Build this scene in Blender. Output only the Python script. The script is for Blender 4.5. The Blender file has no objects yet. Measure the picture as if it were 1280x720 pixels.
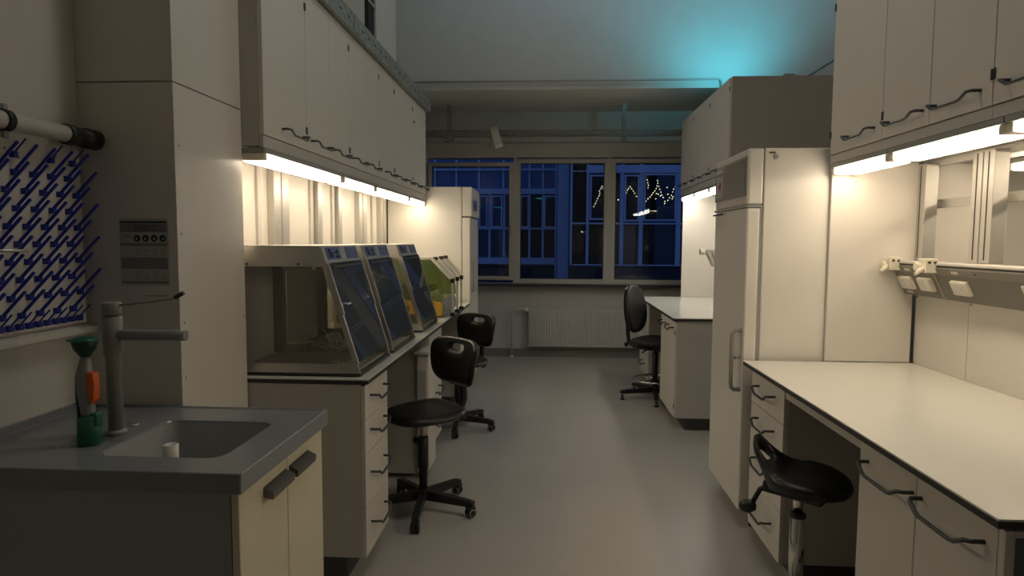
import bpy, bmesh, math, random
from mathutils import Vector, Matrix
random.seed(7)
S = bpy.context.scene
COL = S.collection
R = math.radians

# ---------------------------------------------------------------- camera
YAW, PITCH, ROLL = R(3.5), R(4.2), R(0.3)
fw = Vector((-math.sin(YAW)*math.cos(PITCH), math.cos(YAW)*math.cos(PITCH), -math.sin(PITCH)))
rt = Vector((math.cos(YAW), math.sin(YAW), 0)); up = rt.cross(fw)
r2 = math.cos(ROLL)*rt + math.sin(ROLL)*up; u2 = -math.sin(ROLL)*rt + math.cos(ROLL)*up
cd = bpy.data.cameras.new('camera'); cam = bpy.data.objects.new('camera', cd); COL.objects.link(cam)
m = Matrix((r2, u2, -fw)).transposed().to_4x4(); m.translation = Vector((0, 0, 1.5)); cam.matrix_world = m
cd.sensor_width = 36; cd.lens = 800/1280*36; cd.clip_end = 200
S.camera = cam

# ---------------------------------------------------------------- world, lights, exposure
w = bpy.data.worlds.new('dusk_sky'); S.world = w; w.use_nodes = True
wn = w.node_tree.nodes; bgn = wn['Background']
wt = wn.new('ShaderNodeTexCoord'); ws = wn.new('ShaderNodeSeparateXYZ'); wr = wn.new('ShaderNodeValToRGB')
w.node_tree.links.new(wt.outputs['Generated'], ws.inputs[0]); w.node_tree.links.new(ws.outputs['Z'], wr.inputs[0])
wr.color_ramp.elements[0].color = (0.035, 0.075, 0.23, 1); wr.color_ramp.elements[1].color = (0.025, 0.055, 0.19, 1)
w.node_tree.links.new(wr.outputs[0], bgn.inputs[0]); bgn.inputs[1].default_value = 1.0
S.view_settings.view_transform = 'Standard'; S.view_settings.look = 'None'
S.view_settings.gamma = 1; S.view_settings.use_curve_mapping = False
S.view_settings.exposure = 0.0

LAMP = 14.0            # emission of the under-cabinet diffusers
def area(name, loc, rot, sx, sy, power, col):
    l = bpy.data.lights.new(name, 'AREA'); l.shape = 'RECTANGLE'; l.size = sx; l.size_y = sy; l.energy = power; l.color = col
    o = bpy.data.objects.new(name, l); COL.objects.link(o); o.location = loc; o.rotation_euler = rot
    return o
area('bulkhead_cool_fill', (1.0, 5.45, 4.55), (R(62), 0, 0), 4.2, 0.5, 9, (0.66, 0.83, 1.0))  # unseen cool fill light added to tint and brighten the bulkhead
area('room_fill', (0.4, 2.6, 4.70), (0, 0, 0), 1.2, 0.3, 17, (0.97, 0.93, 0.86))  # unseen fill light added to raise the general room brightness
sp = bpy.data.lights.new('cyan_spot_beam', 'SPOT'); sp.energy = 60; sp.color = (0.06, 0.55, 0.72); sp.spot_size = R(128); sp.spot_blend = 1.0; sp.shadow_soft_size = 0.06
so = bpy.data.objects.new('cyan_spot_beam', sp); COL.objects.link(so); so.location = (1.75, 5.86, 2.90)
so.rotation_euler = Vector((-0.15, 0.62, 0.80)).to_track_quat('-Z', 'Y').to_euler()

# ---------------------------------------------------------------- materials
MATS = {}
def mat(name, col, rough=0.5, metal=0.0, var=0.03, scale=6.0, bump=0.0, bscale=200.0, spec=0.5, emit=None, coat=0.0):
    if name in MATS: return MATS[name]
    mt = bpy.data.materials.new(name); mt.use_nodes = True; nt = mt.node_tree; n = nt.nodes; b = n['Principled BSDF']
    b.inputs['Roughness'].default_value = rough; b.inputs['Metallic'].default_value = metal
    b.inputs['Specular IOR Level'].default_value = spec; b.inputs['Coat Weight'].default_value = coat
    tc = n.new('ShaderNodeTexCoord'); no = n.new('ShaderNodeTexNoise'); no.inputs['Scale'].default_value = scale; no.inputs['Detail'].default_value = 5
    nt.links.new(tc.outputs['Object'], no.inputs['Vector'])
    rp = n.new('ShaderNodeValToRGB'); rp.color_ramp.elements[0].position = 0.3; rp.color_ramp.elements[1].position = 0.7
    rp.color_ramp.elements[0].color = tuple(max(0, c*(1-var)) for c in col)+(1,); rp.color_ramp.elements[1].color = tuple(min(1, c*(1+var)) for c in col)+(1,)
    nt.links.new(no.outputs['Fac'], rp.inputs[0]); nt.links.new(rp.outputs[0], b.inputs['Base Color'])
    if bump:
        n2 = n.new('ShaderNodeTexNoise'); n2.inputs['Scale'].default_value = bscale; bp = n.new('ShaderNodeBump'); bp.inputs['Strength'].default_value = bump; bp.inputs['Distance'].default_value = 0.002
        nt.links.new(tc.outputs['Object'], n2.inputs['Vector']); nt.links.new(n2.outputs['Fac'], bp.inputs['Height']); nt.links.new(bp.outputs[0], b.inputs['Normal'])
    if emit:
        b.inputs['Emission Color'].default_value = tuple(emit[0])+(1,); b.inputs['Emission Strength'].default_value = emit[1]
    MATS[name] = mt
    return mt
def glass(name, tint, refl=1.0, rough=0.0, veil=0.0, veilcol=(0.6, 0.6, 0.6)):
    mt = bpy.data.materials.new(name); mt.use_nodes = True; nt = mt.node_tree; n = nt.nodes
    for x in list(n): n.remove(x)
    out = n.new('ShaderNodeOutputMaterial'); tr = n.new('ShaderNodeBsdfTransparent'); gl = n.new('ShaderNodeBsdfGlossy')
    tr.inputs[0].default_value = tuple(tint)+(1,); gl.inputs['Roughness'].default_value = rough; gl.inputs[0].default_value = (refl, refl, refl, 1)
    fr = n.new('ShaderNodeFresnel'); fr.inputs[0].default_value = 1.5; mx = n.new('ShaderNodeMixShader')
    src = tr.outputs[0]
    if veil:
        df = n.new('ShaderNodeBsdfDiffuse'); df.inputs[0].default_value = tuple(veilcol)+(1,); m2 = n.new('ShaderNodeMixShader'); m2.inputs[0].default_value = veil
        nt.links.new(tr.outputs[0], m2.inputs[1]); nt.links.new(df.outputs[0], m2.inputs[2]); src = m2.outputs[0]
    nt.links.new(fr.outputs[0], mx.inputs[0]); nt.links.new(src, mx.inputs[1]); nt.links.new(gl.outputs[0], mx.inputs[2]); nt.links.new(mx.outputs[0], out.inputs[0])
    return mt
WALL = mat('wall_paint', (0.62, 0.60, 0.55), 0.8, bump=0.15, bscale=120)
WALLG = mat('grey_wall_paint', (0.50, 0.50, 0.47), 0.85, bump=0.15, bscale=120)
LAM = mat('white_laminate', (0.72, 0.68, 0.62), 0.38, var=0.012, bump=0.04, bscale=500)
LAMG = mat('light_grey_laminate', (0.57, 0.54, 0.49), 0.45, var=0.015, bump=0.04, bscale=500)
TOP = mat('white_worktop_laminate', (0.73, 0.72, 0.655), 0.22, var=0.012, scale=3, bump=0.03, bscale=300)
DARK = mat('dark_edge', (0.035, 0.033, 0.03), 0.45)
PLINTH = mat('black_plinth', (0.05, 0.05, 0.05), 0.5)
ENDG = mat('slate_grey_laminate', (0.13, 0.145, 0.15), 0.5)
PANELG = mat('grey_cabinet_laminate', (0.40, 0.365, 0.325), 0.5)
SINKG = mat('slate_cabinet_laminate', (0.35, 0.36, 0.36), 0.5)
HAND = mat('dark_grey_handle', (0.10, 0.098, 0.095), 0.32, metal=0.7)
ALU = mat('aluminium', (0.55, 0.53, 0.49), 0.38, metal=0.6, var=0.02)
STEEL = mat('brushed_steel', (0.56, 0.54, 0.50), 0.33, metal=0.9, var=0.05, scale=20)
GALV = mat('galvanised_steel', (0.34, 0.35, 0.33), 0.5, metal=0.5, var=0.35, scale=45)
CHROME = mat('chrome', (0.75, 0.73, 0.70), 0.12, metal=1.0)
BLK = mat('black_polyurethane', (0.014, 0.013, 0.012), 0.38, bump=0.25, bscale=350, var=0.2)
BLKP = mat('black_plastic', (0.018, 0.018, 0.018), 0.45)
BLKF = mat('black_upholstery', (0.022, 0.021, 0.020), 0.55, bump=0.3, bscale=500, var=0.15)
GREYP = mat('grey_plastic', (0.33, 0.33, 0.31), 0.5)
SINK = mat('grey_epoxy', (0.215, 0.23, 0.245), 0.17, var=0.06, scale=60)
BASIN = mat('grey_ceramic_basin', (0.42, 0.43, 0.43), 0.35)
FLOOR = mat('linoleum', (0.45, 0.425, 0.385), 0.36, var=0.05, scale=2.2, bump=0.05, bscale=150)
COVE = mat('cove_skirting', (0.20, 0.195, 0.175), 0.6)
CREAM = mat('cream_plastic', (0.72, 0.67, 0.55), 0.4)
TRUNK = mat('grey_trunking', (0.19, 0.178, 0.155), 0.42, metal=0.2)
BLUE = mat('blue_plastic', (0.015, 0.035, 0.33), 0.4)
GREEN = mat('green_plastic', (0.01, 0.12, 0.065), 0.4)
GREEND = mat('dark_green_rubber', (0.012, 0.045, 0.035), 0.45)
ORANGE = mat('orange_plastic', (0.75, 0.13, 0.01), 0.4)
YELLOW = mat('yellow_enamel', (0.72, 0.43, 0.04), 0.4)
PIPEW = mat('white_pipe_plastic', (0.62, 0.60, 0.55), 0.4)
PEGB = mat('rack_board_white', (0.66, 0.64, 0.58), 0.45)
WHITE = mat('white_enamel', (0.78, 0.745, 0.68), 0.25, var=0.01)
FRAMEW = mat('window_frame_paint', (0.50, 0.49, 0.45), 0.45)
PAPER = mat('paper', (0.50, 0.50, 0.47), 0.8)
PRINT = mat('printed_grey', (0.24, 0.24, 0.23), 0.8)
INK = mat('printed_black', (0.025, 0.025, 0.025), 0.7)
SCREENB = mat('blue_display_foil', (0.10, 0.15, 0.36), 0.35)
REDP = mat('red_print', (0.5, 0.03, 0.03), 0.5)
TAPM = mat('grey_tap_enamel', (0.27, 0.27, 0.26), 0.45, bump=0.1)
GRILLE = mat('grille_grey', (0.30, 0.29, 0.27), 0.5)
FACW = mat('facade_frame_paint', (0.78, 0.78, 0.80), 0.5)
FACD = mat('facade_dark_interior', (0.035, 0.037, 0.045), 0.8)
FACP = mat('facade_panel', (0.42, 0.42, 0.44), 0.6)
TRAY = mat('steel_tray', (0.42, 0.40, 0.36), 0.4, metal=0.3)
CLEARP = mat('cable_white', (0.72, 0.70, 0.64), 0.4)
LAMPM = mat('lamp_diffuser', (0.9, 0.88, 0.8), 0.5, emit=((1.0, 0.83, 0.61), LAMP))
LAMPC = mat('cool_lamp_diffuser', (0.9, 0.9, 0.88), 0.5, emit=((1.0, 0.93, 0.80), LAMP*1.1))
LEDM = mat('string_light_bulb', (0.9, 0.8, 0.5), 0.5, emit=((1.0, 0.72, 0.34), 8.0))
TUBEM = mat('lit_tube', (0.9, 0.9, 0.85), 0.5, emit=((1.0, 0.93, 0.80), 2.5))
CYANM = mat('cyan_reflection_glow', (0.1, 0.8, 0.9), 0.5, emit=((0.02, 0.50, 0.55), 0.8))  # glow that imitates cyan reflections in the windows
LEDC = mat('cyan_lens', (0.1, 0.8, 0.9), 0.5, emit=((0.03, 0.7, 0.9), 3.0))
WGLASS = glass('window_glass', (0.90, 0.93, 0.95), 0.8)
EGLASS = glass('enclosure_side_glass', (0.95, 0.95, 0.92), 0.5, veil=0.07, veilcol=(0.65, 0.62, 0.55))  # diffuse share is a painted veil of light, lifting the dark interior
FGLASS = glass('enclosure_front_glass', (0.90, 0.93, 0.96), 0.6, veil=0.13, veilcol=(0.52, 0.60, 0.72))  # bluish diffuse share imitates light caught on the sloping glass
GGLASS = glass('green_acrylic', (0.84, 0.90, 0.68), 0.5, veil=0.12, veilcol=(0.50, 0.60, 0.30))
FACG = glass('facade_glass', (0.72, 0.76, 0.80), 0.9)

# ---------------------------------------------------------------- mesh helpers
def B(): return bmesh.new()
def box(bm, x0, x1, y0, y1, z0, z1, bev=0.0):
    vs = [bm.verts.new((x, y, z)) for z in (z0, z1) for y in (y0, y1) for x in (x0, x1)]
    fs = [bm.faces.new([vs[i] for i in f]) for f in ((0, 2, 3, 1), (4, 5, 7, 6), (0, 1, 5, 4), (2, 6, 7, 3), (0, 4, 6, 2), (1, 3, 7, 5))]
    if bev > 0:
        es = set(e for f in fs for e in f.edges)
        bmesh.ops.bevel(bm, geom=list(es), offset=bev, segments=2, affect='EDGES', profile=0.5)
    return bm
def BX(*a, bev=0.0): return box(B(), *a, bev=bev)
def tube(bm, pts, r, seg=10, caps=True, flat=None):
    pts = [Vector(p) for p in pts]; rs = r if isinstance(r, (list, tuple)) else [r]*len(pts)
    rings = []; prev = None
    for i, p in enumerate(pts):
        t = (pts[min(i+1, len(pts)-1)] - pts[max(i-1, 0)])
        if t.length < 1e-9: t = Vector((0, 0, 1))
        t.normalize()
        if prev is None:
            a = Vector((0, 0, 1)) if abs(t.z) < 0.9 else Vector((1, 0, 0)); nrm = t.cross(a).normalized()
        else: nrm = (prev - t*prev.dot(t)).normalized()
        prev = nrm; bn = t.cross(nrm)
        rings.append([bm.verts.new(p + rs[i]*(math.cos(2*math.pi*k/seg)*nrm + math.sin(2*math.pi*k/seg)*bn)) for k in range(seg)])
    for a, b in zip(rings, rings[1:]):
        for k in range(seg):
            f = bm.faces.new((a[k], a[(k+1) % seg], b[(k+1) % seg], b[k])); f.smooth = True
    if caps: bm.faces.new(rings[0][::-1]); bm.faces.new(rings[-1])
    return bm
def TB(pts, r, seg=10, caps=True): return tube(B(), pts, r, seg, caps)
def lathe(bm, prof, c=(0, 0, 0), seg=20, axis='z'):
    c = Vector(c); rings = []
    for (r, h) in prof:
        ring = []
        for k in range(seg):
            a = 2*math.pi*k/seg; u, v = r*math.cos(a), r*math.sin(a)
            p = (u, v, h) if axis == 'z' else ((u, h, v) if axis == 'y' else (h, u, v))
            ring.append(bm.verts.new(c + Vector(p)))
        rings.append(ring)
    for a, b in zip(rings, rings[1:]):
        for k in range(seg):
            f = bm.faces.new((a[k], a[(k+1) % seg], b[(k+1) % seg], b[k])); f.smooth = True
    bm.faces.new(rings[0][::-1]); bm.faces.new(rings[-1])
    return bm
def LT(prof, c=(0, 0, 0), seg=20, axis='z'): return lathe(B(), prof, c, seg, axis)
def prism(bm, prof, y0, y1, axis='y'):
    """closed profile of (a, z) pairs swept along an axis"""
    f3 = (lambda a, z, t: (a, t, z)) if axis == 'y' else ((lambda a, z, t: (t, a, z)) if axis == 'x' else (lambda a, z, t: (a, z, t)))
    A = [bm.verts.new(f3(a, z, y0)) for a, z in prof]; C = [bm.verts.new(f3(a, z, y1)) for a, z in prof]
    n = len(prof)
    bm.faces.new(A); bm.faces.new(C[::-1])
    for i in range(n): bm.faces.new((A[i], C[i], C[(i+1) % n], A[(i+1) % n]))
    return bm
def PR(prof, y0, y1, axis='y'): return prism(B(), prof, y0, y1, axis)
def superell(a, b, n, N=40, cx=0, cy=0, taper=0.0, tn=1.0):
    out = []
    for k in range(N):
        t = 2*math.pi*k/N; c, s = math.cos(t), math.sin(t)
        x = a*math.copysign(abs(c)**(2/n), c); y = b*math.copysign(abs(s)**(2/n), s)
        out.append((x+cx, y*(1+taper*x/a)+cy))
    return out
def shell(outer, inner, f, th, rings=8, hole=True, edge=0.5):
    """curved pad: outline outer, hole outline inner, height f(x,y) in local (x,y)->z, thickness th, rounded rims"""
    bm = B(); N = len(outer); top = []; bot = []
    for k in range(rings+1):
        t = k/rings; rowt = []; rowb = []
        ed = min(1.0, (1-t)*rings*0.55) if True else 1
        he = math.sqrt(max(0.0, 1-(1-min(1, ed))**2))
        hi = 1.0 if not hole else math.sqrt(max(0, 1-(1-min(1, t*rings*0.8))**2))
        h = th*0.5*(0.16 + 0.84*min(he, hi))
        for i in range(N):
            x = inner[i][0]*(1-t) + outer[i][0]*t; y = inner[i][1]*(1-t) + outer[i][1]*t
            z = f(x, y); rowt.append(bm.verts.new((x, y, z+h))); rowb.append(bm.verts.new((x, y, z-h)))
        top.append(rowt); bot.append(rowb)
    def q(a, b, c, d):
        g = bm.faces.new((a, b, c, d)); g.smooth = True
    for k in range(rings):
        for i in range(N):
            j = (i+1) % N
            q(top[k][i], top[k+1][i], top[k+1][j], top[k][j]); q(bot[k][i], bot[k][j], bot[k+1][j], bot[k+1][i])
    for i in range(N):
        j = (i+1) % N
        q(top[rings][i], bot[rings][i], bot[rings][j], top[rings][j])
        if hole: q(top[0][j], bot[0][j], bot[0][i], top[0][i])
    if not hole:
        bm.faces.new([top[0][i] for i in range(N)]); bm.faces.new([bot[0][i] for i in range(N)][::-1])
    return bm
def xf(bm, M):
    bmesh.ops.transform(bm, matrix=M, verts=bm.verts); return bm

# ---------------------------------------------------------------- object helpers
def root_off(p):
    while p is not None and p.parent is not None: p = p.parent
    return Vector(p['_o']) if (p is not None and '_o' in p) else Vector((0, 0, 0))
def obj(name, bm, m, parent=None, label=None, kind=None, fix=True):
    if parent is not None:
        off = root_off(parent)
        if off.length > 0: bmesh.ops.translate(bm, vec=-off, verts=bm.verts)
    if fix: bmesh.ops.recalc_face_normals(bm, faces=bm.faces)
    me = bpy.data.meshes.new(name); bm.to_mesh(me); bm.free(); me.materials.append(m)
    o = bpy.data.objects.new(name, me); COL.objects.link(o)
    if parent is not None: o.parent = parent
    if label: o['label'] = label
    if kind: o['kind'] = kind
    return o
def thing(name, label, cat, loc=(0, 0, 0), group=None, rz=0.0, local=False):
    o = bpy.data.objects.new(name, None); COL.objects.link(o); o.location = loc; o.rotation_euler = (0, 0, rz); o.empty_display_size = 0.1
    o['label'] = label; o['category'] = cat
    if group: o['group'] = group
    o['_o'] = (0.0, 0.0, 0.0) if local else tuple(float(v) for v in loc)
    return o
def tag(o, label, cat, group=None):
    o['label'] = label; o['category'] = cat
    if group: o['group'] = group
    return o
def struct(name, bm, m, parent=None):
    return obj(name, bm, m, parent, kind='structure')
def kids(o): return [c for c in bpy.data.objects if c.parent == o]
def dup(o, loc=None, rz=None, label=None, group=None, parent=None):
    c = o.copy(); COL.objects.link(c)
    if parent is not None: c.parent = parent
    if loc is not None: c.location = loc
    if rz is not None: c.rotation_euler = (0, 0, rz)
    if label: c['label'] = label
    if group: c['group'] = group
    for k in kids(o): dup(k, parent=c)
    return c

# ================================================================ SETTING
WY = 8.25
struct('floor', BX(-1.95, 4.4, -3.2, WY+0.3, -0.1, 0.0), FLOOR)
struct('ceiling', BX(-1.95, 4.4, -3.2, WY+0.3, 4.80, 4.9), WALL)
struct('wall_left', BX(-1.85, -1.67, -3.2, 2.20, 0, 4.8), WALL)
struct('wall_left_rear', BX(-1.85, -1.64, 2.25, WY+0.2, 0, 4.8), WALL)
struct('wall_right', BX(4.2, 4.4, -3.2, WY+0.2, 0, 4.8), WALL)
struct('wall_back', BX(-1.85, 4.4, -3.3, -3.1, 0, 4.8), WALL)
# window wall: pier and parapet pieces around the band of windows
wb = B(); box(wb, -1.85, 4.4, WY, WY+0.2, 0, 0.93); box(wb, -1.85, 4.4, WY, WY+0.2, 2.56, 4.8); box(wb, -1.85, -1.64, WY, WY+0.2, 0.9, 2.6)
struct('wall_front', wb, WALLG)
# bulkhead below the roof, in front of the windows
bh = B(); prism(bh, [(6.6, 3.03), (6.6, 4.8), (WY, 4.8), (WY, 3.13), (6.85, 3.05)], -1.64, 4.2, 'x')
struct('wall_bulkhead', bh, WALLG)
struct('baseboard_front', BX(-1.64, 4.2, WY-0.012, WY, 0, 0.105), COVE)
struct('trim_1', BX(-0.0-1.64, 4.2, WY-0.03, WY, 2.56, 2.74, bev=0.003), FRAMEW)     # window head casing
struct('trim_2', BX(-1.64, 4.2, WY-0.16, WY+0.02, 0.925, 0.955, bev=0.004), DARK)   # window sill board

# windows : frame, mullions, sash, pane
def window(n, xa, xb, za, zb, sash=False):
    w_ = bpy.data.objects.new('window_%d' % n, None); COL.objects.link(w_); w_['kind'] = 'structure'; w_['_o'] = (0., 0., 0.)
    y0, y1 = WY+0.0, WY+0.07
    f = 0.055
    g = B(); box(g, xa-f, xa, y0, y1, za-f, zb+f, 0.004); box(g, xb, xb+f, y0, y1, za-f, zb+f, 0.004); box(g, xa, xb, y0, y1, zb, zb+f, 0.004); box(g, xa, xb, y0, y1, za-f, za, 0.004)
    o = obj('window_frame', g, FRAMEW, w_)
    if sash:
        s = 0.02; g = B(); box(g, xa-s-0.025, xa, y0-0.03, y0, za-s-0.025, zb+s+0.025, 0.004); box(g, xb, xb+s+0.025, y0-0.03, y0, za-s-0.025, zb+s+0.025, 0.004)
        box(g, xa, xb, y0-0.03, y0, zb, zb+s+0.025, 0.004); box(g, xa, xb, y0-0.03, y0, za-s-0.025, za, 0.004); sa = obj('sash', g, FRAMEW, w_)
        obj('handle', box(BX(xb+0.012, xb+0.032, y0-0.045, y0-0.03, 1.62, 1.70), xb+0.014, xb+0.030, y0-0.062, y0-0.045, 1.55, 1.68, 0.004), GREYP, sa)
    gk = B(); t = 0.008
    box(gk, xa, xa+t, y0+0.015, y0+0.055, za, zb); box(gk, xb-t, xb, y0+0.015, y0+0.055, za, zb); box(gk, xa+t, xb-t, y0+0.015, y0+0.055, zb-t, zb); box(gk, xa+t, xb-t, y0+0.015, y0+0.055, za, za+t)
    obj('gasket', gk, DARK, w_)
    obj('pane', BX(xa, xb, y0+0.03, y0+0.036, za, zb), WGLASS, w_)
window(1, -1.545, -0.545, 1.045, 2.45, True)
window(2, -0.403, 0.664, 1.013, 2.49)
window(3, 0.804, 1.87, 1.013, 2.49)
window(4, 2.01, 3.08, 1.013, 2.49)
tf = B()
for a, b in ((-1.64, -1.60), (-0.49, -0.458), (0.719, 0.749), (1.925, 1.955), (3.135, 4.2)): box(tf, a, b, WY-0.002, WY+0.09, 0.95, 2.56)
struct('trim_3', tf, FRAMEW)
struct('trim_4', BX(-1.60, 3.14, WY-0.001, WY+0.09, 0.955, 0.958+0.001), FRAMEW)

# column / boxed pier by the sink, built of two panels high
COLX, CY0, CY1 = -1.318, 2.19, 2.68
col = bpy.data.objects.new('wall_pier', None); COL.objects.link(col); col['kind'] = 'structure'; col['_o'] = (0., 0., 0.)
obj('panel', BX(-1.675, COLX, CY0, CY1, 0.0, 2.045, bev=0.002), LAM, col)
obj('panel', BX(-1.675, COLX, CY0, CY1, 2.049, 4.78, bev=0.002), LAM, col)
for (yy, zz) in ((2.215, 1.83), (2.215, 1.20), (2.215, 1.0), (2.66, 1.45), (2.66, 1.17), (2.215, 1.52)):
    obj('screw', LT([(0.004, 0), (0.004, 0.0015), (0.002, 0.002)], (COLX, yy, zz), 8, 'x'), GREYP, col)

# white vertical service duct above the left cabinets with its dark slot
struct('trim_5', BX(-1.64, -1.60, 5.86, 6.6, 2.9, 4.78, bev=0.002), LAM)
slot = thing('cable_riser', 'dark vertical cable riser on the left wall above the wall cabinets', 'cable duct', (-1.62, 5.72, 2.9))
obj('duct', BX(-1.64, -1.605, 5.63, 5.81, 2.85, 4.78), INK, slot)
obj('clip', BX(-1.605, -1.595, 5.62, 5.82, 3.56, 3.585), ALU, slot)

# infill wall behind the left bench : uprights + panels
lb = bpy.data.objects.new('wall_left_panelling', None); COL.objects.link(lb); lb['kind'] = 'structure'; lb['_o'] = (0., 0., 0.)
ups = [(3.425, 3.465), (3.575, 3.670), (3.685, 3.785), (4.195, 4.245), (4.265, 4.345), (4.62, 4.67), (4.69, 4.76), (5.20, 5.29), (5.31, 5.41), (5.66, 5.70), (5.86, 5.95), (5.97, 6.06)]
y = 2.70
for a, b in ups:
    if a-y > 0.03: obj('panel', BX(-1.638, -1.615, y+0.002, a-0.002, 0.905, 1.93, bev=0.002), LAM, lb)
    wide = b-a > 0.06
    obj('upright', BX(-1.638, -1.575 if wide else -1.60, a, b, 0.905, 1.93, bev=0.003), ALU if wide else LAMG, lb); y = b
obj('panel', BX(-1.638, -1.615, y+0.002, 6.14, 0.905, 1.93, bev=0.002), LAM, lb)

# ================================================================ CABINET BUILDERS
def bow(bm, x, yc, z, L, out, d=0.038, drop=0.022, r=0.0058):
    h = L/2
    pts = [(x, yc-h, z), (x+out*d*0.75, yc-h, z), (x+out*d, yc-h+0.012, z-0.002), (x+out*(d+0.002), yc-h*0.62, z-drop), (x+out*(d+0.003), yc-h*0.5, z-drop-0.002),
           (x+out*(d+0.003), yc+h*0.5, z-drop-0.002), (x+out*(d+0.002), yc+h*0.62, z-drop), (x+out*d, yc+h-0.012, z-0.002), (x+out*d*0.75, yc+h, z), (x, yc+h, z)]
    tube(bm, pts, r, 8)
    return bm
def cabinet(name, label, cat, xfr, xbk, y0, y1, z0, z1, fronts, group=None, body=None, plinth=False, front_m=None, panel_th=0.019, hl=0.22, endmat=None):
    out = 1 if xfr > xbk else -1
    t = thing(name, label, cat, ((xfr+xbk)/2, (y0+y1)/2, 0 if plinth else z0), group)
    xb = xfr - out*(panel_th+0.002)
    a, b = sorted((xb, xbk))
    obj('body', BX(a, b, y0+0.001, y1-0.001, z0, z1, bev=0.0015), body or LAMG, t)
    if plinth:
        p, q = sorted((xfr-out*0.09, xbk+out*0.02)); obj('plinth', BX(p, q, y0+0.004, y1-0.004, 0.0, z0), PLINTH, t)
    for (kind, ya, yb, za, zb, hy, hz, hinge) in fronts:
        p, q = sorted((xb+out*0.001, xfr))
        d = obj(kind, BX(p, q, ya+0.0018, yb-0.0018, za+0.0018, zb-0.0018, bev=0.002), front_m or LAM, t)
        if hz is not None: obj('handle', bow(B(), xfr, hy, hz, hl, out), HAND, d)
        if hinge is not None:
            for hzz in (za+(zb-za)*0.12 if zb-za < 0.9 else za+0.15, zb-(zb-za)*0.12 if zb-za < 0.9 else zb-0.2):
                p2, q2 = sorted((xfr-out*0.001, xfr+out*0.004)); obj('hinge', BX(p2, q2, hinge-0.006, hinge+0.006, hzz-0.017, hzz+0.017), HAND, d)
    return t
def drawers(y0, y1, zt=0.872, zb=0.10):
    z = [zt, zt-0.157, zt-0.312, zt-0.545, zb]; yc = (y0+y1)/2
    return [('drawer', y0, y1, z[i+1], z[i], yc, (z[i+1]+z[i])/2+0.02, None) for i in range(4)]
def doors2(y0, y1, za, zb, hz):
    ym = (y0+y1)/2
    return [('door', y0, ym, za, zb, ym-0.16, hz, y0+0.004), ('door', ym, y1, za, zb, ym+0.16, hz, y1-0.004)]

# under-cabinet light: housing + emissive diffuser
def strip_light(label, x0, x1, y0, y1, z, group, mm=None):
    t = thing('strip_light', label, 'lamp', ((x0+x1)/2, (y0+y1)/2, z-0.03), group)
    obj('housing', BX(x0, x1, y0, y1, z-0.022, z, bev=0.002), GREYP, t)
    obj('end_cap', BX(x0+0.006, x1-0.004, y0-0.001, y0+0.030, z-0.052, z-0.0225, bev=0.003), CREAM, t)
    obj('end_cap', BX(x0+0.006, x1-0.004, y1-0.030, y1+0.001, z-0.052, z-0.0225, bev=0.003), CREAM, t)
    obj('diffuser', BX(x0+0.006, x1-0.006, y0+0.031, y1-0.031, z-0.056, z-0.0225, bev=0.010), mm or LAMPM, t)
    return t

# ================================================================ LEFT BENCH
LX = -0.785
cabinet('drawer_cabinet', 'white four-drawer base cabinet at the near end of the left bench, beside the sink', 'cabinet', -0.80, -1.615, 2.685, 3.065, 0.10, 0.876, drawers(2.685, 3.065), plinth=True, group='left bench drawer cabinets')
cabinet('drawer_cabinet', 'white four-drawer base cabinet under the left bench beyond the slim pulled-out unit', 'cabinet', -0.80, -1.615, 4.15, 4.62, 0.10, 0.876, drawers(4.15, 4.62), plinth=True, group='left bench drawer cabinets')
cabinet('drawer_cabinet', 'white four-drawer base cabinet at the far end of the left bench, by the tall refrigerator', 'cabinet', -0.80, -1.615, 5.62, 6.13, 0.10, 0.876, drawers(5.62, 6.13), plinth=True, group='left bench drawer cabinets')
wt_ = thing('worktop', 'long pale worktop with dark edge on the left bench, carrying the glazed enclosures', 'worktop', (-1.2, 4.4, 0.88))
obj('slab', BX(-1.613, LX, 2.683, 6.15, 0.878, 0.8805), DARK, wt_)
obj('dark_core', BX(-1.613, LX, 2.6825, 6.151, 0.8805, 0.8945, bev=0.001), DARK, wt_)
obj('top_laminate', BX(-1.613, LX+0.0005, 2.682, 6.152, 0.8945, 0.9, bev=0.001), TOP, wt_)
# slim pulled-out unit
us = thing('under_bench_unit', 'slim white under-bench unit with rounded door top, behind the nearest left chair', 'cabinet', (-1.0, 4.0, 0))
obj('body', BX(-1.35, -0.835, 3.90, 4.10, 0.03, 0.80, bev=0.004), LAMG, us)
dr = obj('door', BX(-0.832, -0.752, 3.88, 4.12, 0.05, 0.79, bev=0.014), LAM, us)
obj('recess', BX(-0.825, -0.765, 3.873, 3.881, 0.10, 0.70, bev=0.003), LAMG, dr)
obj('cap', BX(-0.845, -0.745, 3.87, 4.13, 0.792, 0.815, bev=0.006), LAM, us)
obj('foot', LT([(0.02, 0), (0.02, 0.01), (0.008, 0.012), (0.008, 0.05)], (-0.80, 3.93, 0), 12), BLKP, us)
obj('foot', LT([(0.02, 0), (0.02, 0.01), (0.008, 0.012), (0.008, 0.05)], (-1.30, 4.05, 0), 12), BLKP, us)

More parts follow.
